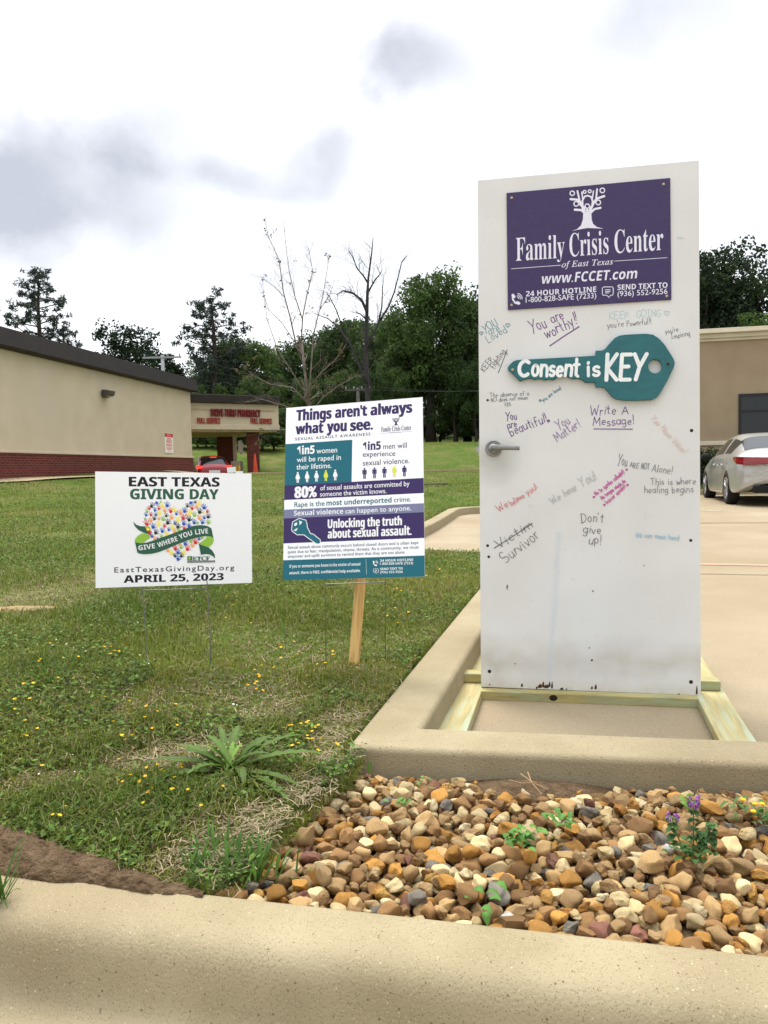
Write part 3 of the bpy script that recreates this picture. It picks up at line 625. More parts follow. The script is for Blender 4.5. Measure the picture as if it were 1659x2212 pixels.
# purple organisation sign screwed to the door
scs = pd.loc(zd1([(254, 297), (1370, 196), (1377, 1025), (262, 1095)]))
c0 = scs.mean(0); sw = (np.linalg.norm(scs[1] - scs[0]) + np.linalg.norm(scs[2] - scs[3])) / 2; sh = (np.linalg.norm(scs[3] - scs[0]) + np.linalg.norm(scs[2] - scs[1])) / 2
srol = math.atan2(scs[1][1] - scs[0][1], scs[1][0] - scs[0][0])
MD = Matrix.Translation(Vector(dpos)) @ RD.to_4x4()
MS = MD @ Matrix.Translation((c0[0], -DT / 2 - .0035, c0[1])) @ Matrix.Rotation(-srol, 4, 'Y') @ Matrix.Translation((0, 0, -sh / 2))
sign = empty('sign', (0, 0, 0), None, 'purple Family Crisis Center sign with white tree logo, screwed to the white door', 'sign'); sign.matrix_world = MS
purp = mat('sign_purple', lin((.215, .165, .335)), .42, col2=lin((.235, .18, .355)), scale=90, spec=.4, bump=.03, bscale=300)
mb = MB(); mb.box((-sw / 2, -.003, 0), (sw / 2, .003, sh), purp); mb.build('board', sign, bevel=.0008)
ps = Plane([zd1(p) for p in ((254, 297), (1370, 196), (1377, 1025), (262, 1095))], sw, sh, -.003)
SW = ink('sign_lettering_white', (.88, .88, .93))
mb = MB(); tree_logo(ps, mb, zd1, SW); mb.build('tree_logo', sign)
def ptext(pl, parent, z, *a, **k):
    m_ = MB(); text(pl, m_, z, *a, **k); nm = k.pop('nm', None); return m_.build('lettering', parent)
ptext(ps, sign, zd1, 'Family', 'serif', (318, 762), (650, 740), 157, SW, off=-.004, desc=.55); ptext(ps, sign, zd1, 'Crisis', 'serif', (684, 733), (950, 712), 157, SW, off=-.004); ptext(ps, sign, zd1, 'Center', 'serif', (990, 710), (1322, 687), 157, SW, off=-.004)
ptext(ps, sign, zd1, 'of East Texas', 'italic', (630, 806), (980, 785), 40, SW, off=.006, spacing=1.05)
ptext(ps, sign, zd1, 'www.FCCET.com', 'bold', (487, 918), (1140, 880), 66, SW, shear=.14)
ptext(ps, sign, zd1, '24 HOUR HOTLINE', 'bold', (386, 1004), (866, 972), 36, SW); ptext(ps, sign, zd1, '1-800-828-SAFE (7233)', 'sans', (384, 1046), (866, 1014), 36, SW, off=.004)
ptext(ps, sign, zd1, 'SEND TEXT TO', 'bold', (1010, 960), (1350, 944), 36, SW); ptext(ps, sign, zd1, '(936) 552-9256', 'sans', (1010, 1004), (1350, 986), 36, SW, off=.004)
for P in ([(287, 815), (622, 791)], [(990, 763), (1348, 740)]): mb = MB(); stroke(ps, mb, zd1, P, 3.5, SW); mb.build('rule_line', sign)
mb = MB(); phone_icon(ps, mb, zd1, 325, 1015, 72, SW); mb.build('phone_icon', sign); mb = MB(); bubble_icon(ps, mb, zd1, 944, 970, 74, SW); mb.build('message_icon', sign)
brass = mat('screw_brass', (.45, .36, .22), .4, metal=.8)
for x, y in ((289, 331), (1324, 240), (287, 1063), (1345, 1002)):
    c = ps.loc(zd1([(x, y)]))[0]; mb = MB(); mb.lathe([(.0055, 0), (.0052, .0018), (.002, .0026), (.0019, .0012), (0, .0012)], brass, 12, Matrix.Translation((c[0], -.003, c[1])) @ Matrix.Rotation(math.pi / 2, 4, 'X')); mb.build('screw', sign)

# teal wooden key
kp = [(262, 445), (275, 425), (300, 401), (325, 392), (420, 387), (858, 364), (860, 330), (905, 328), (925, 316), (955, 280), (988, 245), (1020, 228), (1060, 222), (1130, 218), (1200, 215), (1250, 222), (1290, 248), (1330, 292), (1390, 388), (1397, 415), (1390, 445), (1350, 528), (1300, 618), (1275, 648), (1240, 664), (1150, 668), (1060, 668), (1000, 658), (970, 640), (945, 610), (918, 578), (860, 575), (858, 545), (790, 545), (765, 525), (740, 517), (705, 520), (680, 512), (655, 490), (625, 493), (600, 510), (575, 527), (545, 522), (515, 529), (485, 518), (445, 525), (415, 515), (375, 523), (345, 536), (320, 510), (290, 480), (265, 460)]
kuv = pd.loc(zd2(kp)); kc = kuv.mean(0); hu = pd.loc(zd2([(1263 + 47 * math.cos(a), 437 + 47 * math.sin(a)) for a in np.linspace(0, 2 * math.pi, 25)[:-1]]))
key = empty('key_sign', (0, 0, 0), None, 'teal wooden key with white painted words Consent is KEY, mounted on the white door', 'sign'); key.matrix_world = MD @ Matrix.Translation((0, -DT / 2 - .0005, 0))
KT = .017
cu = bpy.data.curves.new('board', 'CURVE'); cu.dimensions = '2D'; cu.fill_mode = 'BOTH'
for P in (kuv, hu):
    s = cu.splines.new('POLY'); s.points.add(len(P) - 1); s.use_cyclic_u = True
    for i, q in enumerate(P): s.points[i].co = (q[0], q[1], 0, 1)
cu.extrude = KT / 2; cu.bevel_depth = .0015; cu.bevel_resolution = 1; cu.offset = -.0015
o = bpy.data.objects.new('tmp', cu); COL.objects.link(o); me = bpy.data.meshes.new_from_object(o.evaluated_get(bpy.context.evaluated_depsgraph_get())); bpy.data.objects.remove(o)
me.transform(Matrix.Translation((0, -KT / 2 - .0015, 0)) @ Matrix.Rotation(math.pi / 2, 4, 'X')); me.name = 'board'; me.materials.clear()
me.materials.append(mat('key_teal', lin((.16, .41, .43)), .55, col2=lin((.14, .375, .40)), scale=14, detail=8, bump=.06, bscale=120, stretch=(1, 1, 3)))
o = bpy.data.objects.new('board', me); COL.objects.link(o); o.parent = key
pk = Plane(door_px, DW, DH, -KT - .003)
brushw = mat('brush_white', lin((.93, .94, .94)), .6, col2=lin((.84, .88, .89)), scale=25, lo=.4, hi=.8)
mb = MB(); hand(pk, mb, zd2, 'C', (335, 500), (408, 500), 100, 25, brushw, .01); hand(pk, mb, zd2, 'onsent', (425, 500), (748, 504), 128, 20, brushw, .012, seed=5); mb.build('painted_word', key)
mb = MB(); hand(pk, mb, zd2, 'is', (800, 502), (888, 500), 120, 20, brushw, .01); mb.build('painted_word', key)
mb = MB(); hand(pk, mb, zd2, 'KEY', (925, 530), (1195, 528), 165, 26, brushw, .006); mb.build('painted_word', key)
for x, y, c in ((296, 459, brass), (1350, 422, rust)):
    q = pd.loc(zd2([(x, y)]))[0]; mb = MB(); mb.lathe([(.006, 0), (.0055, .002), (.002, .0028), (0, .0015)], c, 12, Matrix.Translation((q[0], -KT - .003, q[1])) @ Matrix.Rotation(math.pi / 2, 4, 'X')); mb.build('screw', key)

# lumber stand: two runners on the slab, a rail under the door, a cross-piece behind it
lum = mat('treated_lumber', lin((.72, .67, .48)), .8, col2=lin((.58, .53, .34)), scale=3.0, detail=8, stretch=(1, 14, 14), bump=.15, bscale=12, col3=lin((.65, .69, .58)), scale3=2.6)
lum2 = mat('treated_lumber_rail', lin((.68, .63, .42)), .8, col2=lin((.53, .48, .29)), scale=3.0, detail=8, stretch=(2, 14, 14), bump=.15, bscale=12, col3=lin((.62, .66, .52)), scale3=1.6)
stand = empty('lumber_stand', (dpos[0], dpos[1], 0), Matrix.Rotation(YAW_D, 3, 'Z'), 'pale treated lumber frame on the concrete, holding up the white door', 'stand')
iv = np.array(Matrix.Rotation(-YAW_D, 3, 'Z'))[:2, :2]
def loc2(p): return iv @ (np.asarray(p)[:2] - dpos[:2])
def plank(name, A, B, wd, z0, z1, material, parent=stand):
    """board from A to B (centre line, local xy)"""
    A = np.array(A); B = np.array(B); ln = np.linalg.norm(B - A); ang = math.atan2(B[1] - A[1], B[0] - A[0])
    mb = MB(); mb.box((-ln / 2, -wd / 2, 0), (ln / 2, wd / 2, z1 - z0), material); o = mb.build(name, parent, bevel=.004)
    o.location = ((A[0] + B[0]) / 2, (A[1] + B[1]) / 2, z0); o.rotation_euler = (0, 0, ang); return o
zt = .041
la = loc2(onz(969, 1586, zt)); ra = loc2(onz(1606, 1620, zt)); lb = loc2(onz(1020, 1468, zt)); rb = loc2(onz(1530, 1490, zt))
sa = .115
def ext(a, b, l): d = (b - a) / np.linalg.norm(b - a); return a + d * l
plank('runner', ext(la, lb, -.06), ext(la, lb, 1.35), sa, .003, zt, lum); plank('runner', ext(ra, rb, -.04), ext(ra, rb, 1.35), sa, .003, zt, lum)
plank('rail', (-DW / 2 - .004, -.030), (DW / 2 + .004, -.030), .075, .001, .040, lum2)
cr0 = loc2(onz(993, 1468, zt)); cr1 = loc2(onz(1552, 1487, zt))
plank('cross_piece', (cr0[0], .075), (cr1[0], .075), .07, zt + .001, zt + .040, lum2)
for s in (-1, 1):
    mb = MB(); a = Vector((s * (DW / 2 - .06), .62, .0415)); b = Vector((s * (DW / 2 - .06), .16, 1.25)); d = (b - a)
    mb.box((-.019, -.044, 0), (.019, .044, d.length), lum, d.to_track_quat('Z', 'Y').to_matrix(), a); mb.build('brace', stand, bevel=.003)
mb = MB()
kn = ink('wood_knot', (.13, .10, .07), .9); kx = loc2(onz(1195, 1505, .02))[0]
mb.lathe([(0, .0012), (.010, .0011), (.017, .0002)], kn, 9, Matrix.Translation((kx, -.0675, .022)) @ Matrix.Rotation(math.pi / 2, 4, 'X') @ Matrix.Scale(.75, 4, (0, 1, 0))); mb.build('knot', stand)

# ------------------------------------------------------------------ yard signs on the lawn
coro = mat('corrugated_plastic', lin((.965, .972, .98)), .5, col2=lin((.955, .965, .975)), scale=6, spec=.35)
wire = mat('galvanised_wire', (.16, .16, .16), .5, metal=.7)
def world_tube(mb, root, pts, r, m_, n=6):
    Mi = root.matrix_world.inverted(); mb.tube([Mi @ Vector(p) for p in pts], r, m_, n)
ze = zoom(300, 1800, 1100); zh = zoom(500, 1950, 900)
RE = rot3(.33476, -.05298, .03518)
es = empty('yard_sign', (-.8443, 3.0823, .5036), RE, 'white East Texas Giving Day yard sign with a heart of coloured handprints on wire legs', 'yard sign', 'signs standing in the lawn')
EW, EH = .61, .455
mb = MB(); mb.box((-EW / 2, -.002, 0), (EW / 2, .002, EH), coro); mb.build('board', es)
pe = Plane([ze(p) for p in ((156, 118), (1431, 133), (1435, 1025), (157, 1069))], EW, EH, -.002)
ptext(pe, es, ze, 'EAST TEXAS', 'bold', (432, 238), (1170, 240), 77, BLACK, off=.008, heavy=.02); ptext(pe, es, ze, 'GIVING DAY', 'bold', (442, 343), (1162, 343), 84, GREEN, off=.008, heavy=.022)
ptext(pe, es, ze, 'EastTexasGivingDay.org', 'sans', (310, 942), (1290, 920), 42, BLACK, off=.012, spacing=1.25); ptext(pe, es, ze, 'APRIL 25, 2023', 'bold', (387, 1026), (1203, 1003), 60, BLACK, off=.008, heavy=.02)
def handprint(pl, mb, z, x, y, s, rot, m_):
    """palm and five fingers"""
    c, sn = math.cos(rot), math.sin(rot); g = lambda P: [(x + s * (a * c - b * sn), y + s * (a * sn + b * c)) for a, b in P]
    poly(pl, mb, z, g([(.26, -.03), (.29, .18), (.22, .36), (.05, .43), (-.16, .4), (-.26, .26), (-.28, .05), (-.25, -.08), (0, -.12), (.18, -.1)]), m_)
    for A, B, w_ in (((-.22, .0), (-.46, -.44), .105), ((-.08, -.05), (-.17, -.62), .11), ((.08, -.05), (.13, -.62), .11), ((.22, 0), (.42, -.44), .105), ((.2, .3), (.62, .0), .115)):
        stroke(pl, mb, z, g([A, ((A[0] + B[0]) / 2, (A[1] + B[1]) / 2), B]), w_ * s, m_)
HANDS = """405 170 d 92 .6|360 215 r 70 -.5|490 130 b 80 2.6|550 110 l 45 .3|575 175 y 95 -.2|655 160 b 95 .0|325 260 l 70 .0|455 240 b 72 .1|520 215 r 72 .3|615 250 o 88 .1|710 255 r 92 -.1|765 235 y 90 .2|310 320 b 72 -.2|390 315 r 72 .1|470 315 b 70 -.1|530 290 y 92 .1|640 330 d 72 .1|725 360 o 92 0|805 300 b 72 .2|870 280 o 88 -.2|940 250 b 95 .1|985 170 d 75 .1|1050 125 b 85 1.9|1115 112 d 52 .6|1175 130 y 85 .4|1060 210 r 80 -.3|1135 190 o 72 -.2|1255 195 b 95 -.3|1185 265 d 98 .1|1310 262 r 66 .1|1250 285 y 52 0|1325 345 d 85 .2|1025 285 y 100 .1|1100 320 l 86 0|965 320 o 55 .3|915 365 r 100 .0|1010 390 d 100 -.2|1180 365 o 88 .1|1260 365 b 66 -.2|295 388 l 50 0|385 410 o 86 -.2|445 380 d 72 0|520 385 o 64 0|590 390 l 84 -.1|665 440 d 98 .2|830 400 y 95 0|780 455 b 72 .3|925 455 b 90 .2|1095 440 b 88 0|1150 455 l 54 0|1230 440 b 84 0|1325 440 l 84 0|320 465 r 104 -.2|425 510 b 95 .1|515 475 y 98 0|610 500 r 68 .2|740 520 y 92 0|830 510 d 96 0|1010 495 b 80 0|935 540 r 84 0|340 555 y 84 -.1|470 605 d 92 .3|575 580 b 88 .1|680 560 b 66 .2|775 590 o 80 0|370 615 r 66 1.2|405 670 b 62 -.3|450 705 o 68 0|500 705 b 45 0|560 675 l 70 .1|640 635 y 92 .1|845 570 l 64 0|785 865 r 92 -.1|665 905 o 66 0|720 940 y 84 0|830 930 b 88 -.1|880 845 l 80 0|950 785 b 90 .1|985 870 r 96 .1|1040 745 l 80 0|1065 820 o 80 -.1|1115 760 r 100 0|1175 710 b 66 .1|1225 690 l 60 0|855 795 o 55 0|920 940 y 84 .2|780 985 d 72 -.1|885 985 d 78 .3|830 1035 b 88 -.1"""
for q in HANDS.split('|'):
    x, y, c, s, r_ = q.split(); mb = MB(); handprint(pe, mb, zh, float(x), float(y), float(s) * .95, float(r_), hc[c]); mb.build('handprint', es)
mb = MB()
poly(pe, mb, zh, [(103, 430), (150, 480), (220, 505), (310, 508), (372, 512), (385, 655), (340, 632), (260, 605), (180, 560), (125, 500)], GREEN)
for x, y, c, s, r_ in ((340, 545, 'y', 84, -.1), (365, 612, 'r', 66, 1.2), (405, 668, 'b', 60, -.3)): handprint(pe, mb, zh, x, y, s, r_, hc[c])
poly(pe, mb, zh, [(128, 768), (130, 720), (170, 665), (240, 622), (300, 625), (350, 645), (380, 680), (375, 695), (320, 730), (255, 785), (190, 782)], LIME)
poly(pe, mb, zh, [(1300, 665), (1370, 672), (1410, 698), (1418, 740), (1390, 800), (1330, 845), (1260, 825), (1170, 785), (1240, 740), (1290, 700)], LIME)
poly(pe, mb, zh, [(1170, 790), (1250, 825), (1330, 850), (1390, 900), (1430, 970), (1437, 1030), (1390, 985), (1330, 960), (1270, 958), (1205, 972)], GREEN)
poly(pe, mb, zh, [(130, 768), (230, 785), (330, 770), (430, 738), (560, 690), (700, 640), (850, 585), (1000, 525), (1100, 495), (1200, 487), (1290, 495), (1350, 520), (1378, 545), (1410, 698), (1370, 672), (1300, 665), (1220, 672), (1120, 695), (1000, 730), (900, 770), (760, 825), (640, 880), (520, 925), (400, 955), (280, 962), (200, 950), (170, 938)], GREEN)
for wd_, a, b in (('GIVE', (190, 902), (460, 862)), ('WHERE', (512, 852), (832, 742)), ('YOU', (862, 718), (1072, 645)), ('LIVE', (1115, 640), (1325, 620))): text(pe, mb, zh, wd_, 'bold', a, b, 80, WHITE)
mb.build('ribbon', es)
mb = MB(); poly(pe, mb, ze, [(907, 808), (946, 808), (946, 842), (907, 842)], GREEN)
poly(pe, mb, ze, [(915, 812), (940, 815), (930, 824), (936, 832), (926, 841), (918, 832), (910, 828), (918, 820)], LIME)
text(pe, mb, ze, 'ETCF', 'serif', (949, 843), (1090, 840), 31, GREEN, off=.01); poly(pe, mb, ze, [(907, 846), (1132, 842), (1132, 857), (907, 861)], BLACK)
text(pe, mb, ze, 'EAST TEXAS COMMUNITIES FOUNDATION', 'serif', (912, 857), (1127, 853), 8, WHITE); mb.build('logo', es)
mb = MB(); gl = onz(307, 1446, .19); gr_ = onz(447, 1442, .19)
a = aty(307, 1258, 3.09); b = aty(447, 1254, 3.10)
world_tube(mb, es, [(gl[0], 3.02, .10), (gl[0], 3.04, .30), a + np.array([0, .0, 0])], .0021, wire); world_tube(mb, es, [(gr_[0], 3.03, .10), (gr_[0], 3.06, .30), b], .0021, wire)
world_tube(mb, es, [aty(307, 1275, 3.088), aty(447, 1271, 3.103)], .0021, wire); mb.build('wire_stake', es)

zp = zoom(1050, 1520, 1720)
RP = rot3(-.23734, -.23400, -.0371)
ps_ = empty('poster_sign', (-.13692, 3.1625, .50416), RP, 'tall purple and teal sexual assault awareness poster leaning on a wooden stake in the lawn', 'yard sign', 'signs standing in the lawn')
PW, PH = .61, .75885
mb = MB(); mb.box((-PW / 2, -.002, 0), (PW / 2, .002, PH), coro); mb.build('board', ps_)
pp = Plane([zp(p) for p in ((191, 215), (1524, 110), (1540, 1855), (160, 1897))], PW, PH, -.002)
mb = MB()
e = 30
poly(pp, mb, zp, [(176 - e, 572), (838, 527), (831, 940), (163 - e, 978)], TEAL)
poly(pp, mb, zp, [(163 - e, 978), (1522 + e, 898), (1524 + e, 1045), (160 - e, 1119)], PURPLE)
poly(pp, mb, zp, [(160 - e, 1213), (1526 + e, 1144), (1528 + e, 1231), (159 - e, 1298)], LAV)
poly(pp, mb, zp, [(159 - e, 1298), (1528 + e, 1231), (1530 + e, 1481), (157 - e, 1541)], PURPLE)
poly(pp, mb, zp, [(157 - e, 1704), (1533 + e, 1651), (1540 + e, 1855 + e), (160 - e, 1897 + e)], TEAL)
mb.build('colour_band', ps_)
T = lambda *a, **k: ptext(pp, ps_, zp, *a, **k)
HV = dict(off=.012, heavy=.035)
T('Things', 'bold', (292, 340), (632, 318), 105, PURPLE, **HV); T("aren't", 'bold', (672, 313), (980, 290), 105, PURPLE, **HV); T('always', 'bold', (1018, 288), (1420, 260), 105, PURPLE, **HV)
T('what', 'bold', (285, 474), (552, 456), 102, PURPLE, **HV); T('you', 'bold', (590, 450), (780, 440), 105, PURPLE, **HV); T('see.', 'bold', (820, 440), (1037, 425), 105, PURPLE, **HV)
T('SEXUAL ASSAULT AWARENESS', 'sans', (278, 534), (1015, 484), 27, DARKTXT, off=.018, spacing=1.25)
T('1in5', 'bold', (297, 672), (468, 661), 80, WHITE, off=.012, heavy=.015); T('women', 'sans', (488, 662), (690, 650), 52, WHITE, off=.006); T('will be raped in', 'sans', (295, 747), (727, 722), 50, WHITE, off=.006); T('their lifetime.', 'sans', (292, 819), (635, 802), 50, WHITE, off=.006)
T('1in5', 'bold', (940, 632), (1115, 621), 80, PURPLE, off=.012, heavy=.015); T('men will', 'sans', (1140, 619), (1370, 605), 52, DARKTXT, off=.006); T('experience', 'sans', (940, 694), (1257, 684), 50, DARKTXT, off=.006); T('sexual violence.', 'sans', (940, 780), (1395, 755), 52, DARKTXT, off=.006)
T('80%', 'bold', (275, 1096), (488, 1084), 108, WHITE, **HV); T('of sexual assaults are committed by', 'sans', (525, 1022), (1395, 976), 46, WHITE, off=.006); T('someone the victim knows.', 'sans', (523, 1082), (1170, 1048), 46, WHITE, off=.006)
T('Rape is the', 'sans', (272, 1186), (568, 1170), 48, TEAL, off=.012); T('most underreported', 'bold', (585, 1170), (1220, 1138), 48, TEAL, off=.006); T('crime.', 'sans', (1242, 1136), (1410, 1128), 48, TEAL, off=.008)
T('Sexual violence', 'bold', (268, 1269), (748, 1248), 48, WHITE); T('can happen to anyone.', 'sans', (770, 1247), (1410, 1214), 48, WHITE, off=.006)
T('Unlocking the truth', 'bold', (600, 1390), (1318, 1358), 84, WHITE, heavy=.03); T('about sexual assault.', 'bold', (600, 1489), (1412, 1452), 86, WHITE, heavy=.03)
T('Sexual assault abuse commonly occurs behind closed doors and is often kept', 'sans', (210, 1592), (1480, 1541), 28, DARKTXT, off=.006); T('quiet due to fear, manipulation, shame, threats. As a community, we must', 'sans', (208, 1636), (1482, 1584), 28, DARKTXT, off=.006); T('empower and uplift survivors to remind them that they are not alone.', 'sans', (210, 1679), (1350, 1633), 28, DARKTXT, off=.006)
T('If you or someone you know is the victim of sexual', 'bold', (224, 1776), (915, 1750), 27, WHITE); T('assault, there is FREE, confidential help available.', 'bold', (224, 1839), (917, 1814), 27, WHITE)
T('24 HOUR HOTLINE', 'bold', (1107, 1715), (1427, 1704), 23, WHITE); T('1-800-828-SAFE (7233)', 'sans', (1107, 1745), (1427, 1736), 23, WHITE, off=.01); T('SEND TEXT TO', 'bold', (1108, 1795), (1325, 1788), 22, WHITE); T('(936) 552-9256', 'sans', (1108, 1826), (1327, 1820), 22, WHITE, off=.01)
def person_icon(x, y, h, m_, skirt):
    mb = MB(); ring_ = arc(x, y + .085 * h, .085 * h, .085 * h, 0, 330, 12); poly(pp, mb, zp, ring_, m_)
    if skirt: P = [(-.09, .2), (.09, .2), (.22, .56), (.16, .58), (.11, .42), (.2, .68), (.1, .68), (.1, 1), (.015, 1), (.015, .7), (-.015, .7), (-.015, 1), (-.1, 1), (-.1, .68), (-.2, .68), (-.11, .42), (-.16, .58), (-.22, .56)]
    else: P = [(-.18, .2), (.18, .2), (.2, .3), (.2, .58), (.13, .58), (.13, .34), (.115, .34), (.115, 1), (.015, 1), (.015, .62), (-.015, .62), (-.015, 1), (-.115, 1), (-.115, .34), (-.13, .34), (-.13, .58), (-.2, .58), (-.2, .3)]
    poly(pp, mb, zp, [(x + a * h, y + b * h - .02 * h) for a, b in P], m_); mb.build('pictogram', ps_)
for i in range(5):
    person_icon(305 + 91.7 * i, 842 - 6 * i, 108, YEL if i == 3 else WHITE, True); person_icon(957 + 97 * i, 803 - 6 * i, 108, YEL if i == 3 else PURPLE, False)
mb = MB()
ko = [(245, 1400), (255, 1330), (320, 1294), (385, 1312), (396, 1345), (400, 1385), (415, 1410), (430, 1442), (462, 1450), (490, 1475), (525, 1500), (528, 1530), (510, 1545), (480, 1538), (365, 1455), (300, 1455), (250, 1420)]
poly(pp, mb, zp, ko, TEAL); stroke(pp, mb, zp, ko + ko[:1], 7, WHITE)
for P in ([(270, 1365), (275, 1345), (298, 1333), (300, 1355), (285, 1370)], [(320, 1315), (350, 1330), (325, 1362)], [(262, 1412), (308, 1387), (290, 1420)]): poly(pp, mb, zp, P, WHITE)
mb.build('key_picture', ps_)
mb = MB(); tree_logo(pp, mb, zp, PURPLE, f=lambda p: ((p[0] - 690) * .30 + 1230, (p[1] - 262) * .27 + 310 - (p[0] - 800) * .012), k=.30)
text(pp, mb, zp, 'Family Crisis Center', 'serif', (1120, 450), (1413, 431), 48, PURPLE); stroke(pp, mb, zp, [(1112, 466), (1420, 444)], 2, LAV); text(pp, mb, zp, 'of East Texas', 'italic', (1215, 464), (1318, 458), 11, LAV)
mb.build('logo', ps_); mb = MB(); phone_icon(pp, mb, zp, 1063, 1725, 50, WHITE); mb.build('phone_icon', ps_); mb = MB(); bubble_icon(pp, mb, zp, 1067, 1802, 48, WHITE); mb.build('message_icon', ps_); mb = MB(); stroke(pp, mb, zp, [(970, 1690), (976, 1840)], 2, WHITE); mb.build('rule_line', ps_)
mb = MB(); g1 = onz(702, 1442, .13); g2 = onz(832, 1430, .13)
world_tube(mb, ps_, [(g1[0], 3.22, .05), aty(702, 1250, 3.19), aty(704, 1150, 3.24)], .0019, wire); world_tube(mb, ps_, [(g2[0], 3.24, .05), aty(832, 1246, 3.14), aty(830, 1150, 3.2)], .0019, wire)
world_tube(mb, ps_, [aty(702, 1262, 3.19), aty(832, 1257, 3.14)], .0019, wire); mb.build('wire_stake', ps_)
pine_w = mat('pine_stake', lin((.83, .68, .43)), .75, col2=lin((.70, .53, .29)), scale=2.2, stretch=(26, 26, 2.2), detail=4, lo=.42, hi=.58, bump=.1, bscale=20)
s0 = Vector(onz(763, 1452, .11)); s0.y += .01; s1 = Vector(aty(779, 1250, 3.235)); dirv = (s1 - s0).normalized()
mb = MB(); A_ = s0 - dirv * .15; B_ = s1 + dirv * .35; q = dirv.to_track_quat('Z', 'Y').to_matrix()
Mi = ps_.matrix_world.inverted()
mb.box((-.022, -.009, 0), (.022, .009, (B_ - A_).length), pine_w); o = mb.build('stake', ps_, bevel=.0015); o.matrix_world = Matrix.Translation(A_) @ q.to_4x4(); 
o.matrix_parent_inverse = Matrix(); o.matrix_local = Mi @ (Matrix.Translation(A_) @ q.to_4x4())

# ------------------------------------------------------------------ soil, stones
soilm = mat('sandy_soil', lin((.43, .36, .275)), .95, col2=lin((.325, .26, .19)), scale=30, detail=10, bump=.9, bscale=120, spec=.1)
# spilled soil between the near kerb and the grass
ss, tt_ = np.meshgrid(np.concatenate([np.linspace(-3.2, -1.3, 60), np.linspace(-1.28, -.38, 260)]), np.linspace(0, 1, 80), indexing='ij')
wdt = np.interp(ss, [-3.2, -1.5, -.95, -.8, -.67, -.55, -.44, -.38], [.30, .27, .21, .16, .10, .055, .02, .0]) * (1 + .25 * (fbm(ss, ss * 0, 5) - .5))
ky = K0[1] + (ss - K0[0]) * (K1[1] - K0[1]) / (K1[0] - K0[0])
yy = ky - .022 * (.5 + vnoise(ss, ss * 0 + 3, 14)) + tt_ * (wdt + .022)
zz = .1035 + .034 * np.sin(np.clip(tt_ * 1.05, 0, 1) * math.pi) ** .8 * np.clip(wdt / .16, 0, 1) + .016 * (fbm(ss, yy, 22) - .5) + .010 * (vnoise(ss, yy, 70) - .5) + .006 * (vnoise(ss + 5, yy, 150) - .5) - .02 * (tt_ > .97) - .012 * (tt_ < .02)
I = np.arange(ss.size).reshape(ss.shape); FQ = np.stack([I[:-1, :-1], I[1:, :-1], I[1:, 1:], I[:-1, 1:]], -1).reshape(-1, 4)
tag(np_mesh('soil', np.stack([ss, yy, zz], -1).reshape(-1, 3), FQ, soilm, shade=True), kind='structure')
def soil_zone(x, y):
    ky_ = K0[1] + (x - K0[0]) * (K1[1] - K0[1]) / (K1[0] - K0[0])
    return (y - ky_) < np.interp(x, [-3.2, -1.5, -.95, -.8, -.67, -.55, -.44, -.38], [.30, .27, .21, .16, .10, .055, .02, .0]) * .68
# bare soil under the stones
sxs, sys_ = np.meshgrid(np.linspace(-.5, 2.0, 120), np.linspace(.9, 2.4, 80), indexing='ij')
szz = .034 + .012 * (fbm(sxs, sys_, 6) - .5) + .03 * smooth((.26 - np.abs(sxs - .42)) / .2) * smooth((.12 - np.abs(sys_ - (2.13 - (sxs - .42) * .173 - .03))) / .1)
keep = inside([(-.50, 1.50), (-.34, 1.78), (-.20, 2.05), (-.12, 2.27), (1.95, 1.915), (1.95, .955)], sxs, sys_)
I = np.arange(sxs.size).reshape(sxs.shape); FQ = np.stack([I[:-1, :-1], I[1:, :-1], I[1:, 1:], I[:-1, 1:]], -1); km = keep[:-1, :-1] & keep[1:, 1:] & keep[1:, :-1] & keep[:-1, 1:]
tag(np_mesh('soil', np.stack([sxs, sys_, szz], -1).reshape(-1, 3), FQ[km], soilm, shade=True), kind='structure')

def stone_shape(seed):
    r = np.random.default_rng(seed); bm = bmesh.new(); bmesh.ops.create_icosphere(bm, subdivisions=3, radius=1)
    P = np.array([v.co[:] for v in bm.verts]); Fs = np.array([[v.index for v in f.verts] for f in bm.faces]); bm.free()
    d = np.ones(len(P))
    for _ in range(r.integers(8, 15)):      # planar cuts give worn facets
        n = r.normal(size=3); n /= np.linalg.norm(n); h = r.uniform(.55, .86); k = P @ n
        ex = np.clip(k - h, 0, None); P = P - np.outer(ex * .93, n)
    for _ in range(3):
        n = r.normal(size=3) * 1.6; P = P * (1 + .06 * np.sin(P @ n * 2 + r.uniform(0, 6)))[:, None]
    P += .012 * np.sin(P @ r.normal(size=(3, 3)) * 7)
    return P / np.abs(P).max(0), Fs
SHAPES = [stone_shape(100 + i) for i in range(16)]
def stone_mat(n, a, b, c=None):
    m = mat(n, lin(a), .72, col2=lin(b), scale=34, detail=8, bump=.45, bscale=130, spec=.25, lo=.3, hi=.7, col3=lin(c) if c else None, scale3=22)
    t = m.node_tree; bs = t.nodes['Principled BSDF']; src = bs.inputs['Base Color'].links[0].from_socket
    oi = t.nodes.new('ShaderNodeObjectInfo'); mr = t.nodes.new('ShaderNodeMapRange'); mr.inputs[3].default_value = .62; mr.inputs[4].default_value = 1.4; t.links.new(oi.outputs['Random'], mr.inputs[0])
    mx = t.nodes.new('ShaderNodeVectorMath'); mx.operation = 'SCALE'; t.links.new(src, mx.inputs[0]); t.links.new(mr.outputs[0], mx.inputs['Scale']); t.links.new(mx.outputs[0], bs.inputs['Base Color'])
    return m
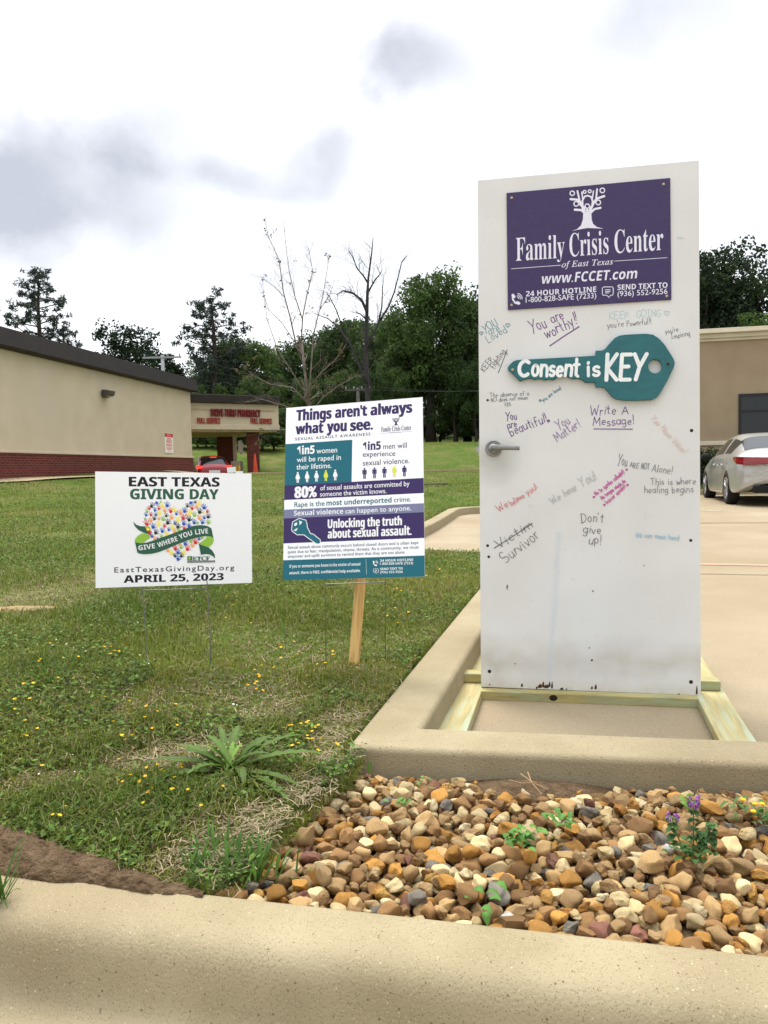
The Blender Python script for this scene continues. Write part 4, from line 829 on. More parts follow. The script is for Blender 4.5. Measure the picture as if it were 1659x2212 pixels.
SCLASS = [  # name, share, material, label
 ('brown', .28, stone_mat('stone_brown', (.56, .43, .275), (.45, .325, .195), (.61, .47, .29)), 'brown rounded river stone in the bed between the two kerbs'),
 ('tan', .30, stone_mat('stone_tan', (.66, .54, .36), (.54, .415, .255), (.74, .63, .45)), 'tan rounded river stone in the bed between the two kerbs'),
 ('ochre', .14, stone_mat('stone_ochre', (.68, .48, .215), (.52, .345, .14), (.76, .60, .31)), 'orange ochre river stone in the bed between the two kerbs'),
 ('cream', .20, stone_mat('stone_cream', (.80, .72, .52), (.68, .57, .38), (.86, .80, .65)), 'cream coloured river stone in the bed between the two kerbs'),
 ('grey', .045, stone_mat('stone_grey', (.49, .465, .42), (.38, .36, .33), (.57, .54, .48)), 'grey river stone in the bed between the two kerbs'),
 ('red', .02, stone_mat('stone_red', (.50, .335, .27), (.40, .25, .20), (.60, .44, .36)), 'reddish brown river stone in the bed between the two kerbs'),
 ('white', .012, stone_mat('stone_white', (.84, .83, .80), (.74, .72, .68)), 'white river stone in the bed between the two kerbs')]
gx0, gy0, gs = -.5, .9, .004; GX, GY = 620, 380
Hm = np.full((GX, GY), .035)
cxs = gx0 + (np.arange(GX) + .5) * gs; cys = gy0 + (np.arange(GY) + .5) * gs
HX, HY = np.meshgrid(cxs, cys, indexing='ij')
Hm = np.maximum(Hm, .034 + .03 * smooth((.26 - np.abs(HX - .42)) / .2) * smooth((.12 - np.abs(HY - (2.13 - (HX - .42) * .173 - .03))) / .1))
ok_ = inside([(-.37, 1.515), (-.31, 1.66), (-.25, 1.80), (-.20, 1.93), (-.11, 2.10), (-.09, 2.225), (1.55, 1.94), (1.55, 1.075)], HX, HY) & (near_side(HX, HY) > .026)
ok_ &= (CORNER[1] + (HX - CORNER[0]) * dk[1] / dk[0] - HY) > .03
bare = np.exp(-(((HX - .43) / .12) ** 2 + ((HY - (2.10 - (HX - .43) * .173)) / .045) ** 2))
cand = np.argwhere(ok_)
stones = []
rs = np.random.default_rng(11)
cp = np.cumsum([c[1] for c in SCLASS]); cp /= cp[-1]
for k in range(2300):
    big = rs.random(); a = (.0115 + .0135 * rs.random() + (.012 * rs.random() if big > .78 else 0)); b = a * rs.uniform(.5, .95); c = a * rs.uniform(.45, .8)
    best = None
    for _ in range(7):
        i, j = cand[rs.integers(len(cand))]
        if rs.random() < bare[i, j] * 1.0: continue
        h = Hm[i, j] + Hm[max(i - 3, 0), j] + Hm[min(i + 3, GX - 1), j] + Hm[i, min(j + 3, GY - 1)] + Hm[i, max(j - 3, 0)]
        if best is None or h < best[0]: best = (h, i, j)
    if best is None: continue
    _, i, j = best; yaw = rs.uniform(0, math.pi)
    n = int(a / gs) + 1; i0, i1, j0, j1 = max(i - n, 0), min(i + n + 1, GX), max(j - n, 0), min(j + n + 1, GY)
    dx = HX[i0:i1, j0:j1] - cxs[i]; dy = HY[i0:i1, j0:j1] - cys[j]; u = (dx * math.cos(yaw) + dy * math.sin(yaw)) / a; v = (-dx * math.sin(yaw) + dy * math.cos(yaw)) / b
    r2 = u * u + v * v; msk = r2 < 1; dome = c * np.sqrt(np.clip(1 - r2, 0, 1))
    sub = Hm[i0:i1, j0:j1]; zc = np.percentile((sub + dome)[msk], 62)
    if zc + c > .066 + .076 * smooth(((CORNER[1] + (cxs[i] - CORNER[0]) * dk[1] / dk[0]) - cys[j] - .04) / .30): continue
    Hm[i0:i1, j0:j1] = np.where(msk, np.maximum(sub, zc + dome * .92), sub)
    cl = int(np.searchsorted(cp, rs.random())); cl = 3 if cl >= 6 and a > .021 else cl; stones.append([cxs[i], cys[j], zc, a, b, c, yaw, rs.uniform(-.35, .35), rs.uniform(-.35, .35), int(rs.integers(16)), min(cl, 6), i, j])
def stone_M(s): return Matrix.Translation(s[:3]) @ Matrix.Rotation(s[6], 4, 'Z') @ Matrix.Rotation(s[7], 4, 'X') @ Matrix.Rotation(s[8], 4, 'Y') @ Matrix.Diagonal((s[3] * 1.06, s[4] * 1.06, s[5] * 1.1, 1))
rank = []
for q, s in enumerate(stones):
    vis = (s[2] + s[5] * .92) - Hm[s[11], s[12]]; d = math.dist(s[:3], EYE); px = CX + F_PX * s[0] / s[1]
    rank.append(((s[3] * s[4]) / d ** 2 * (1 if vis > -.004 else .05) * (1 if px < 1700 else .02), q))
rank.sort(reverse=True); indiv = [q for _, q in rank[:298]]; iset = set(indiv)
smesh = []
for P, Fs in SHAPES:
    me = bpy.data.meshes.new('river_stone'); me.from_pydata([tuple(p) for p in P], [], [tuple(f) for f in Fs]); me.polygons.foreach_set('use_smooth', [True] * len(Fs)); me.set_sharp_from_angle(angle=rad(33)); me.materials.append(SCLASS[0][2]); smesh.append(me)
special = []
for q in indiv:
    s = stones[q]; o = bpy.data.objects.new('river_stone', smesh[s[9]]); COL.objects.link(o); o.matrix_world = stone_M(s)
    o.material_slots[0].link = 'OBJECT'; o.material_slots[0].material = SCLASS[s[10]][2]
    tag(o, SCLASS[s[10]][3], 'stone', 'river stones in the bed between the kerbs')
mb = MB()
for q, s in enumerate(stones):
    if q in iset: continue
    P, Fs = SHAPES[s[9]]; M = np.array(stone_M(s)); mb.add(P @ M[:3, :3].T + M[:3, 3], Fs, SCLASS[s[10]][2])
so_ = mb.build('river_stones', shade=True); so_.data.set_sharp_from_angle(angle=rad(33))
tag(so_, 'smaller and deeper brown and tan river stones between the kerbs', 'stones', kind='stuff')

# ------------------------------------------------------------------ lawn plants
grassm = mat('grass_blade', (.1, .16, .03), .7, attr='tint', trans=.35, spec=.2)
def pt(u, v, z=.12): p = onz(u, v, z); return p[0], p[1]
DRY = [(pt(270, 1655), .10, .8), (pt(420, 1650), .16, 1), (pt(730, 1555), .10, .9), (pt(600, 1540), .16, .75), (pt(560, 1770), .09, 1), (pt(640, 1700), .10, .8), (pt(480, 1785), .09, .9), (pt(120, 1700), .14, .6), (pt(800, 1470), .22, .7), (pt(620, 1430), .3, .6), (pt(330, 1560), .25, .55), (pt(250, 1280), .5, .45), (pt(700, 1640), .08, .7), (pt(745, 1600), .1, .8), (pt(60, 1330), .35, .75), (pt(520, 1500), .3, .45), (pt(400, 1830), .07, .9), (pt(470, 1845), .05, .8), (pt(680, 1715), .07, .9)]
LUSH = [(pt(190, 1650), .13, 1), (pt(350, 1350), .5, 1), (pt(600, 1580), .10, .7), (pt(340, 1735), .2, 1.2), (pt(120, 1760), .22, 1.1), (pt(100, 1490), .2, 1.2), (pt(690, 1545), .10, .8), (pt(250, 1790), .15, 1.1), (pt(40, 1650), .2, .5), (pt(350, 1590), .1, .8), (pt(640, 1350), .35, .6), (pt(760, 1480), .2, .6), (pt(700, 1690), .1, .6), (pt(520, 1700), .15, .9)]
def field(lst, x, y):
    r = np.zeros(np.shape(x))
    for (cx_, cy_), s, a in lst: r = np.maximum(r, a * np.exp(-(((x - cx_) / s) ** 2 + ((y - cy_) / s) ** 2)))
    return r
def dryness(x, y): return np.clip(field(DRY, x, y) + .75 * smooth((fbm(x + 3, y, .85) - .52) / .2) * .6 - field(LUSH, x, y) * .7, 0, 1)
def bad(x, y): return (((x - pt(25, 1326, .2)[0]) / .24) ** 2 + ((y - pt(25, 1326, .2)[1]) / .055) ** 2 < 1) | inside(SLAB_POLY, x, y) | (near_side(x, y) < .03) | soil_zone(x, y) | inside([(-.36, 1.48), (-.27, 1.68), (-.21, 1.82), (-.15, 1.95), (-.09, 2.12), (-.07, 2.26), (2.5, 1.80), (2.5, .8)], x, y) | (dist_poly(EDGE, x, y) < .004)
def scatter(n, y0, y1, p, seed):
    r = np.random.default_rng(seed); u = r.random(n); k = 1 - p; y = (y0 ** k + u * (y1 ** k - y0 ** k)) ** (1 / k)
    x = (r.random(n) * 2 - 1) * (.61 * y + .35) - .75 * r.random(n) * (r.random(n) < .3); m = ~bad(x, y); return x[m], y[m], r
def blades(x, y, r, hgt, wid, bend, tint, segs=2, spread=None):
    n = len(x); z = terrain(x, y) - .004 - .035 * smooth(1 - dist_poly(np.array(STONES[:7]), x, y) / .09); th = r.uniform(0, 2 * math.pi, n); ph = r.uniform(0, 2 * math.pi, n)
    D = np.stack([np.cos(th), np.sin(th), np.zeros(n)], 1); Wv = np.stack([np.cos(ph), np.sin(ph), np.zeros(n)], 1) * (wid / 2)[:, None]
    B = np.stack([x, y, z], 1); up = np.array([0, 0, 1.0])
    mid = B + D * (bend * hgt * .3)[:, None] + up * (hgt * .62)[:, None] * 1.0; tip = B + D * (bend * hgt)[:, None] + up * (hgt * np.clip(1.05 - bend * .6, .1, 1))[:, None]
    V = np.stack([B - Wv, B + Wv, mid - Wv * .8, mid + Wv * .8, tip], 1).reshape(-1, 3); o = np.arange(n)[:, None] * 5
    Ft = np.concatenate([o + [0, 1, 3], o + [0, 3, 2], o + [2, 3, 4]]).astype(int); return V, Ft, np.repeat(tint, 5, 0)
x, y, r = scatter(500000, 1.5, 55, 1.18, 21)
dr = dryness(x, y); lu = field(LUSH, x, y); keepm = r.random(len(x)) > dr * .60; x, y, dr, lu = x[keepm], y[keepm], dr[keepm], lu[keepm]
sc = 1 + y / 7.0; hn = fbm(x, y, 1.7)
hgt = (.014 + .026 * r.random(len(x))) * (.6 + .9 * hn) * (1 + 1.05 * lu) * (1 - .4 * dr) * np.minimum(sc, 2.3) ** .35
wid = (.0020 + .0016 * r.random(len(x))) * sc
gA, gB, gC, gD = np.array([.15, .19, .023]), np.array([.078, .132, .014]), np.array([.235, .222, .040]), np.array([.30, .245, .125])
q = r.random(len(x))[:, None]; v2 = fbm(x + 11, y + 5, .55)[:, None]
tint = gA * (1 - q) + gB * q; yel_ = np.clip(smooth((v2 - .44) / .25) * .6 + r.normal(0, .15, (len(x), 1)), 0, 1); tint = tint * (1 - yel_) + gC * yel_
tint = tint * (1 - lu[:, None] * .6).clip(.3, 1) + np.array([.06, .125, .018]) * (lu[:, None] * .6).clip(0, .7)
isdry = (r.random(len(x)) < .09 + .32 * dr + .16 * smooth((fbm(x + 40, y + 9, .5) - .5) / .2))[:, None]; tint = np.where(isdry, gD * r.uniform(.6, 1.1, (len(x), 1)), tint) * r.uniform(.75, 1.2, (len(x), 1))
V, Ft, C = blades(x, y, r, hgt, wid, np.abs(r.normal(.75, .45, len(x))), tint)
tag(np_mesh('grass', V, Ft, grassm, attr=C), 'short patchy green lawn grass round the signs', 'grass', kind='stuff')
# a worn sandy patch at the left of the lawn
sp_c = pt(25, 1326, .2); ang_ = np.linspace(0, 2 * math.pi, 40)[:-1]; mb = MB(); P = [(sp_c[0] + (.30 + .06 * math.sin(3 * a) + .04 * math.sin(7 * a + 1)) * math.cos(a), sp_c[1] + (.075 + .02 * math.sin(4 * a + 2)) * math.sin(a)) for a in ang_]
mb.add([(sp_c[0], sp_c[1], float(terrain(*sp_c)) + .010)] + [(a, b, float(terrain(a, b)) + .001) for a, b in P], [(0, i + 1, (i + 1) % 39 + 1) for i in range(39)], mat('bare_sand', lin((.60, .51, .36)), .95, col2=lin((.48, .40, .26)), scale=14, bump=.5, bscale=60)); tag(mb.build('soil'), kind='structure')
# low clover and broad-leaved weeds among the grass
x, y, r = scatter(190000, 1.5, 20, 1.35, 22)
cl = fbm(x + 20, y + 4, 1.4) + .35 * field(LUSH, x, y) - .55 * field(DRY, x, y) - .15 * dryness(x, y); m = cl > .44; x, y = x[m], y[m]; n = len(x)
z = terrain(x, y) + r.uniform(.004, .032, n); th = r.uniform(0, 2 * math.pi, n); s = r.uniform(.004, .0085, n) * (1 + y / 7)
D = np.stack([np.cos(th), np.sin(th), r.normal(0, .35, n)], 1); E_ = np.stack([-np.sin(th), np.cos(th), r.normal(0, .35, n)], 1); B = np.stack([x, y, z], 1)
V = np.stack([B, B + D * s[:, None] + E_ * (s * .55)[:, None], B + D * (2.0 * s)[:, None], B + D * s[:, None] - E_ * (s * .55)[:, None]], 1).reshape(-1, 3)
C = np.repeat((np.array([.085, .155, .022]) * (1 - r.random((n, 1))) + np.array([.12, .19, .04]) * r.random((n, 1))) * r.uniform(.6, 1.15, (n, 1)), 4, 0)
tag(np_mesh('clover', V, np.arange(4 * n).reshape(n, 4), grassm, attr=C), 'low clover and small leafy weeds spread through the lawn', 'clover', kind='stuff')
# dead straw lying in the worn patches
x, y, r = scatter(110000, 1.5, 9, 1.7, 23); d = field(DRY, x, y) + .25 * smooth((fbm(x + 3, y, .85) - .5) / .2); m = r.random(len(x)) < d * .75; x, y = x[m], y[m]; n = len(x)
th = r.uniform(0, 2 * math.pi, n); ln = r.uniform(.010, .042, n) * (1 + y / 9); z = terrain(x, y) + r.uniform(.003, .016, n); wd_ = r.uniform(.0005, .0011, n) * (1 + y / 5)
D = np.stack([np.cos(th), np.sin(th), r.normal(0, .16, n)], 1); E_ = np.stack([-np.sin(th), np.cos(th), np.zeros(n)], 1); B = np.stack([x, y, z], 1); cv = r.normal(0, .18, (n, 1))
mid = B + D * (ln * .5)[:, None] + E_ * ln[:, None] * cv + np.array([0, 0, .003]); tip = B + D * ln[:, None]
V = np.stack([B - E_ * wd_[:, None], B + E_ * wd_[:, None], mid - E_ * wd_[:, None], mid + E_ * wd_[:, None], tip - E_ * wd_[:, None], tip + E_ * wd_[:, None]], 1).reshape(-1, 3); o6 = np.arange(n)[:, None] * 6
C = np.repeat((np.array([.29, .23, .14]) * r.uniform(.4, 1.2, (n, 1))), 6, 0)
strawm = mat('straw', (.4, .3, .2), .8, attr='tint', spec=.15)
tag(np_mesh('dry_grass', V, np.concatenate([o6 + [0, 1, 3, 2], o6 + [2, 3, 5, 4]]), strawm, attr=C), 'tangled dead straw in the worn patches of lawn', 'dry grass', kind='stuff')

# wild flowers: one object each
stemm = mat('stem_green', (.09, .16, .03), .7); yelm = mat('petal_yellow', lin((.96, .78, .06)), .6, col2=lin((.93, .68, .03)), scale=80, trans=.2); whim = mat('petal_white', lin((.93, .93, .90)), .6)
def flower_mesh(name, pm, npet, rp, h):
    mb = MB(); mb.tube([(0, 0, 0), (.002, .001, h * .6), (0, 0, h)], [.0008, .0007, .0006], stemm, 4)
    for i in range(npet):
        a = 2 * math.pi * i / npet; c, s = math.cos(a), math.sin(a); R_ = lambda u, v, zz: (u * c - v * s, u * s + v * c, h + zz)
        mb.add([R_(0, 0, 0), R_(rp * .6, rp * .36, rp * .25), R_(rp, .0, rp * .42), R_(rp * .6, -rp * .36, rp * .25)], [(0, 1, 2, 3)], pm)
    mb.lathe([(rp * .28, 0), (rp * .2, rp * .15), (0, rp * .2)], yelm, 6, Matrix.Translation((0, 0, h)))
    return mb.build(name)
fy = flower_mesh('yellow_flower', yelm, 7, .0078, .05); fw = flower_mesh('white_flower', whim, 6, .0048, .035)
rf = np.random.default_rng(5)
spots = []
for (u, v, n, sx, sy) in [(390, 1690, 26, 110, 45), (640, 1600, 16, 45, 40), (690, 1570, 6, 30, 20), (560, 1480, 12, 45, 22), (605, 1413, 4, 6, 6), (230, 1445, 5, 30, 14), (260, 1640, 5, 60, 40), (110, 1480, 10, 60, 40), (330, 1560, 12, 80, 25), (660, 1430, 12, 90, 25), (500, 1350, 8, 60, 30), (860, 1320, 12, 40, 50), (950, 1240, 14, 40, 25), (760, 1700, 5, 30, 20), (160, 1740, 4, 60, 20), (60, 1600, 6, 50, 40), (830, 1250, 10, 60, 12), (40, 1530, 5, 40, 20)]:
    for _ in range(n): spots.append((u + rf.normal(0, sx * .6), v + rf.normal(0, sy * .6), 0))
for (u, v, n, sx, sy) in [(170, 1440, 10, 60, 25), (150, 1660, 4, 40, 20), (300, 1470, 4, 50, 20), (520, 1530, 3, 40, 15), (240, 1360, 5, 80, 30), (590, 1270, 5, 50, 15)]:
    for _ in range(n): spots.append((u + rf.normal(0, sx * .6), v + rf.normal(0, sy * .6), 1))
first = {0: True, 1: True}
for u, v, k in spots:
    p = onz(u, v, .16); X_1, Y_1 = p[0], p[1]
    if bad(np.array([X_1]), np.array([Y_1]))[0] or Y_1 > 12: continue
    src = (fy, fw)[k]
    o = src if first[k] else src.copy()
    if not first[k]: COL.objects.link(o)
    first[k] = False; sc1 = rf.uniform(.5, .85) * (1 + Y_1 / 16)
    o.location = (X_1, Y_1, float(terrain(X_1, Y_1)) - .004); o.scale = (sc1, sc1, rf.uniform(.65, 1.25)); o.rotation_euler = (rf.normal(0, .25), rf.normal(0, .25), rf.uniform(0, 6))
    tag(o, ('small yellow wild flower growing in the lawn', 'tiny white wild flower growing in the lawn')[k], 'flower', ('yellow flowers in the lawn', 'white flowers in the lawn')[k])

# bigger weeds
weedm = mat('weed_leaf', (.075, .155, .03), .6, attr='tint', trans=.3, spec=.3, bump=.1, bscale=90)
class LeafMesh:
    def __init__(s): s.V = []; s.F = []; s.C = []
    def leaf(s, base, az, length, width, rise, droop, col, jag=0.0, n=9, r=random):
        """long leaf strip folded along the midrib; rises, then droops"""
        b = np.array(base, float); d = np.array([math.cos(az), math.sin(az), 0]); e = np.array([-d[1], d[0], 0]); k0 = len(s.V)
        for i in range(n + 1):
            t = i / n; p = b + d * length * t * (1 - .15 * t) + np.array([0, 0, length * (rise * t - droop * t * t)])
            w_ = width * (math.sin(math.pi * min(1, t * .93 + .06)) ** .8) * (1 + (jag if i % 2 else -jag)) * .5
            if i == n: w_ = 0.0005
            s.V += [p + e * w_ + np.array([0, 0, w_ * .35]), p, p - e * w_ + np.array([0, 0, w_ * .35])]; s.C += [col, np.array(col) * 1.25, col]
        for i in range(n):
            a = k0 + 3 * i; s.F += [(a, a + 1, a + 4, a + 3), (a + 1, a + 2, a + 5, a + 4)]
    def build(s, name, material, parent=None): return np_mesh(name, np.array(s.V), np.array(s.F), material, attr=np.array(s.C), shade=True, parent=parent)
rw = random.Random(3)
lm = LeafMesh(); b = onz(500, 1690, .11); bz = float(terrain(b[0], b[1]))
for i, (az, ln_, rise, droop) in enumerate([(3.2, .24, .34, .36), (3.55, .20, .16, .2), (2.8, .18, .45, .4), (4.15, .21, .06, .14), (4.9, .16, .12, .3), (5.45, .23, .12, .3), (.12, .27, .30, .30), (.45, .22, .5, .42), (.9, .15, .6, .5), (1.4, .13, .8, .5), (1.9, .13, .8, .5), (2.3, .15, .7, .5), (5.15, .14, .4, .5), (3.9, .14, .5, .5), (.0, .13, .7, .6), (1.1, .09, 1.2, .5), (2.0, .09, 1.3, .5), (2.8, .09, 1.1, .5), (.3, .09, 1.2, .5), (5.9, .21, .15, .3), (3.0, .18, .2, .25), (4.5, .17, .15, .3), (1.6, .09, 1.5, .5), (.7, .11, .9, .5), (3.4, .12, .8, .6), (2.5, .19, .35, .4)]):
    g = rw.uniform(.6, 1.0) * (1.9 if rise > 1 else 1); lm.leaf((b[0] + rw.uniform(-.02, .02), b[1] + rw.uniform(-.02, .02), bz + .02), az + rw.uniform(-.1, .1), ln_ * 1.2, rw.uniform(.018, .030) * (.7 if rise > 1 else 1), min(rise, .8) * 1.15 + .08, droop, (.08 * g, .145 * g, .018 * g), rw.uniform(.15, .4), n=15)
tag(lm.build('weed', weedm), 'big leafy weed with long jagged leaves at the edge of the lawn by the stones', 'plant')
def spiky(u, v, n, hgt, label, wid=.006, z=.1, spread=.05, seed=1, name='grass_tuft'):
    r = random.Random(seed); lm = LeafMesh(); p = onz(u, v, z)
    for i in range(n):
        g = r.uniform(.7, 1.3); az = r.uniform(0, 6.28); bx, by = p[0] + r.gauss(0, spread * .5), p[1] + r.gauss(0, spread * .4)
        lm.leaf((bx, by, z - .01), az, hgt * r.uniform(.4, .7), wid * r.uniform(.7, 1.4), r.uniform(1.2, 2.6), r.uniform(.2, 1.2), (.08 * g, .165 * g, .03 * g), 0, 5)
    return tag(lm.build(name, weedm), label, 'plant')
spiky(530, 1890, 70, .085, 'bushy green weed at the edge of the stones beside the near kerb', .008, .075, .055, 2, 'weed')
spiky(460, 1850, 34, .075, 'loose tuft of grass between the soil and the stones', .006, .09, .05, 3)
spiky(415, 1875, 14, .06, 'thin tuft of grass growing out of the spilled soil by the near kerb', .006, .1, .02, 4)
spiky(640, 1905, 10, .05, 'small grass sprout at the left edge of the stones', .006, .06, .02, 5)
spiky(-2, 1945, 26, .10, 'grass tuft at the left end of the near kerb', .006, .1, .015, 6)
spiky(105, 1490, 60, .14, 'tall pale tuft of grass standing in the left of the lawn', .004, .16, .09, 7)
spiky(620, 1395, 26, .12, 'upright tuft of grass in the lawn left of the wooden stake', .004, .13, .10, 8)
spiky(740, 1668, 30, .05, 'small clump of weeds beside the corner of the back kerb', .008, .10, .06, 9, 'weed')
def sprout(u, v, z, n, ln_, wd_, label, seed, lift=.02):
    r = random.Random(seed); lm = LeafMesh(); p = onz(u, v, z)
    for i in range(n):
        g = r.uniform(.9, 1.6); lm.leaf((p[0] + r.gauss(0, ln_ * .9), p[1] + r.gauss(0, ln_ * .7), z - .015 + r.uniform(0, lift)), r.uniform(0, 6.28), ln_ * r.uniform(.7, 1.2), wd_ * r.uniform(.8, 1.2), r.uniform(.3, 1.0), r.uniform(.3, .8), (.07 * g, .17 * g, .03 * g), .1, 6)
    return tag(lm.build('seedling', weedm), label, 'plant')
sprout(1120, 1808, .115, 30, .028, .017, 'spreading green seedlings in the middle of the river stones', 1, .03)
sprout(1210, 1770, .11, 14, .026, .016, 'green seedlings on the stones between the middle weeds and the purple flowers', 2, .03)
sprout(1045, 1935, .12, 7, .03, .018, 'pair of small green leaves near the front of the river stones', 3)
sprout(868, 1728, .10, 8, .02, .012, 'tiny green seedling at the back of the stones near the kerb corner', 4)
sprout(905, 1685, .09, 5, .018, .012, 'small sprout close to the back kerb at the stones', 5)
# flowering weed in the stones
fl = empty('flowering_weed', onz(1498, 1835, .10), None, 'weed with small purple flowers growing among the river stones on the right', 'plant')
r = random.Random(9); lm = LeafMesh(); mb = MB()
fpm = mat('petal_purple', lin((.58, .36, .66)), .6)
for sx, sy, hh_ in ((0, 0, .125), (.05, -.01, .07), (-.065, .0, .085), (.02, -.02, .05)):
    mb.tube([(sx * .3, sy, -.02), (sx * .8, sy, hh_ * .5), (sx, sy, hh_)], [.0025, .002, .0015], stemm, 5)
    for lv in range(5):
        zz = hh_ * (.25 + .18 * lv)
        for k in range(7):
            g = r.uniform(.7, 1.3); lm.leaf((sx, sy, zz), r.uniform(0, 6.28), r.uniform(.016, .03), r.uniform(.014, .022), .35, .6, (.06 * g, .135 * g, .035 * g), .15, 5)
for k in range(36):
    g = r.uniform(.8, 1.2); lm.leaf((r.gauss(0, .035), r.gauss(-.01, .03), r.uniform(-.02, .02)), r.uniform(0, 6.28), r.uniform(.02, .035), r.uniform(.018, .026), .5, .6, (.055 * g, .13 * g, .03 * g), .15, 5)
for k in range(4): lm.leaf((-.01, .01, .10 + .012 * k), 2.2 + .6 * k, .035, .026, .9, .5, (.16, .30, .05), .1, 5)
mb.build('stem', fl); lm.build('leaves', weedm, fl); fl.scale = (.72, .72, .85)
mb = MB()
for k in range(30):
    sx, sy, hh_ = ((0, 0, .125), (-.065, 0, .085), (0, 0, .115))[k % 3]; a = r.uniform(0, 6.28); p = Vector((sx + .010 * math.cos(a), sy + .010 * math.sin(a), hh_ + r.uniform(-.015, .012)))
    mb.tube([p, p + Vector((.008 * math.cos(a), .008 * math.sin(a), .009))], [.002, .0035], fpm, 5)
mb.build('blossom', fl)
# weed with yellow flowers at the right edge of the stones
fl2 = empty('flowering_weed', onz(1648, 1760, .09), None, 'low weed with yellow flowers beside the back kerb at the right edge', 'plant')
lm = LeafMesh(); mb = MB()
for k in range(46): lm.leaf((r.gauss(0, .035), r.gauss(0, .03), r.uniform(-.02, .02)), r.uniform(0, 6.28), r.uniform(.02, .045), r.uniform(.006, .011), .8, .6, (.06, .14, .03), .05, 5)
for k in range(6):
    p = Vector((r.gauss(-.01, .03), r.gauss(-.02, .02), r.uniform(.02, .045))); mb.lathe([(.002, -.002), (.007, .002), (.006, .004), (0, .005)], yelm, 8, Matrix.Translation(p))
lm.build('leaves', weedm, fl2); mb.build('blossom', fl2)
# dry twigs by the back kerb
twm = mat('dry_twig', lin((.56, .46, .34)), .85)
for i, P in enumerate([[(1125, 1672), (1150, 1690), (1185, 1706)], [(1140, 1668), (1148, 1690), (1170, 1715)], [(1100, 1685), (1128, 1692), (1160, 1690)]]):
    mb = MB(); mb.tube([onz(u, v, .10 + .004 * j) for j, (u, v) in enumerate(P)], [.0022, .0018, .001], twm, 5)
    tag(mb.build('twig'), 'thin dry twig lying on the bare soil against the back kerb', 'twig', 'twigs by the back kerb')

# ------------------------------------------------------------------ pharmacy on the left
stuc = mat('cream_stucco', lin((.77, .715, .625)), .9, col2=lin((.735, .68, .585)), scale=1.2, detail=8, bump=.15, bscale=60, col3=lin((.745, .695, .61)), scale3=.5, spec=.2)
darkroof = mat('brown_fascia', lin((.165, .135, .115)), .65, col2=lin((.14, .115, .10)), scale=3, spec=.3)
def brick_mat(name, scale):
    m = bpy.data.materials.new(name); m.use_nodes = True; t = m.node_tree; b = t.nodes['Principled BSDF']; b.inputs['Roughness'].default_value = .9; b.inputs['Specular IOR Level'].default_value = .15
    tcx = t.nodes.new('ShaderNodeTexCoord'); mp = t.nodes.new('ShaderNodeMapping'); mp.inputs['Rotation'].default_value = (math.pi / 2, 0, 0); t.links.new(tcx.outputs['Object'], mp.inputs[0])
    br = t.nodes.new('ShaderNodeTexBrick'); br.inputs['Scale'].default_value = 1; br.inputs['Brick Width'].default_value = .2; br.inputs['Row Height'].default_value = .075; br.inputs['Mortar Size'].default_value = .009
    br.inputs['Color1'].default_value = (*lin((.40, .185, .165)), 1); br.inputs['Color2'].default_value = (*lin((.33, .145, .135)), 1); br.inputs['Mortar'].default_value = (*lin((.42, .31, .28)), 1)
    t.links.new(mp.outputs[0], br.inputs['Vector']); t.links.new(br.outputs['Color'], b.inputs['Base Color']); return m
brick = brick_mat('red_brick', 1)
concw = mat('walk_concrete', lin((.72, .65, .52)), .9, col2=lin((.66, .59, .46)), scale=2)
WA = np.array(aty(0, 1000, 22)[:2]); WB = np.array(aty(416, 1000, 35.2)[:2])
dW = (WB - WA) / np.linalg.norm(WB - WA); LW = np.linalg.norm(WB - WA); angW = math.atan2(dW[1], dW[0])
ph = empty('pharmacy_building', (*WB, 0), Matrix.Rotation(angW, 3, 'Z'), 'long cream pharmacy with red brick base, brown fascia and a drive-through canopy', 'building')
# local: x runs along the long wall (x = 0 at its far corner, negative towards us), y to the left = into the building
FAR = -LW - 9
mb = MB(); mb.box((FAR, 0, 1.76), (0, 22, 4.70), stuc); mb.build('wall', ph)
mb = MB(); mb.box((FAR, -.035, .2), (.035, 22, 1.68), brick); mb.build('brick_base', ph)
mb = MB(); mb.box((FAR, -.075, 1.68), (.075, 22, 1.76), stuc); mb.build('trim', ph, bevel=.015)
mb = MB(); mb.add([(FAR, -.12, 4.66), (.12, -.12, 4.66), (.12, 22, 4.66), (FAR, 22, 4.66), (FAR, -.30, 4.72), (.30, -.30, 4.72), (.30, 22, 4.72), (FAR, 22, 4.72), (FAR, -.22, 5.24), (.22, -.22, 5.24), (.22, 22, 5.24), (FAR, 22, 5.24)],
       [(0, 1, 5, 4), (1, 2, 6, 5), (4, 5, 9, 8), (5, 6, 10, 9), (8, 9, 10, 11), (0, 3, 2, 1), (3, 0, 4, 7), (7, 4, 8, 11), (2, 3, 7, 6), (6, 7, 11, 10)], darkroof); mb.build('roof', ph)
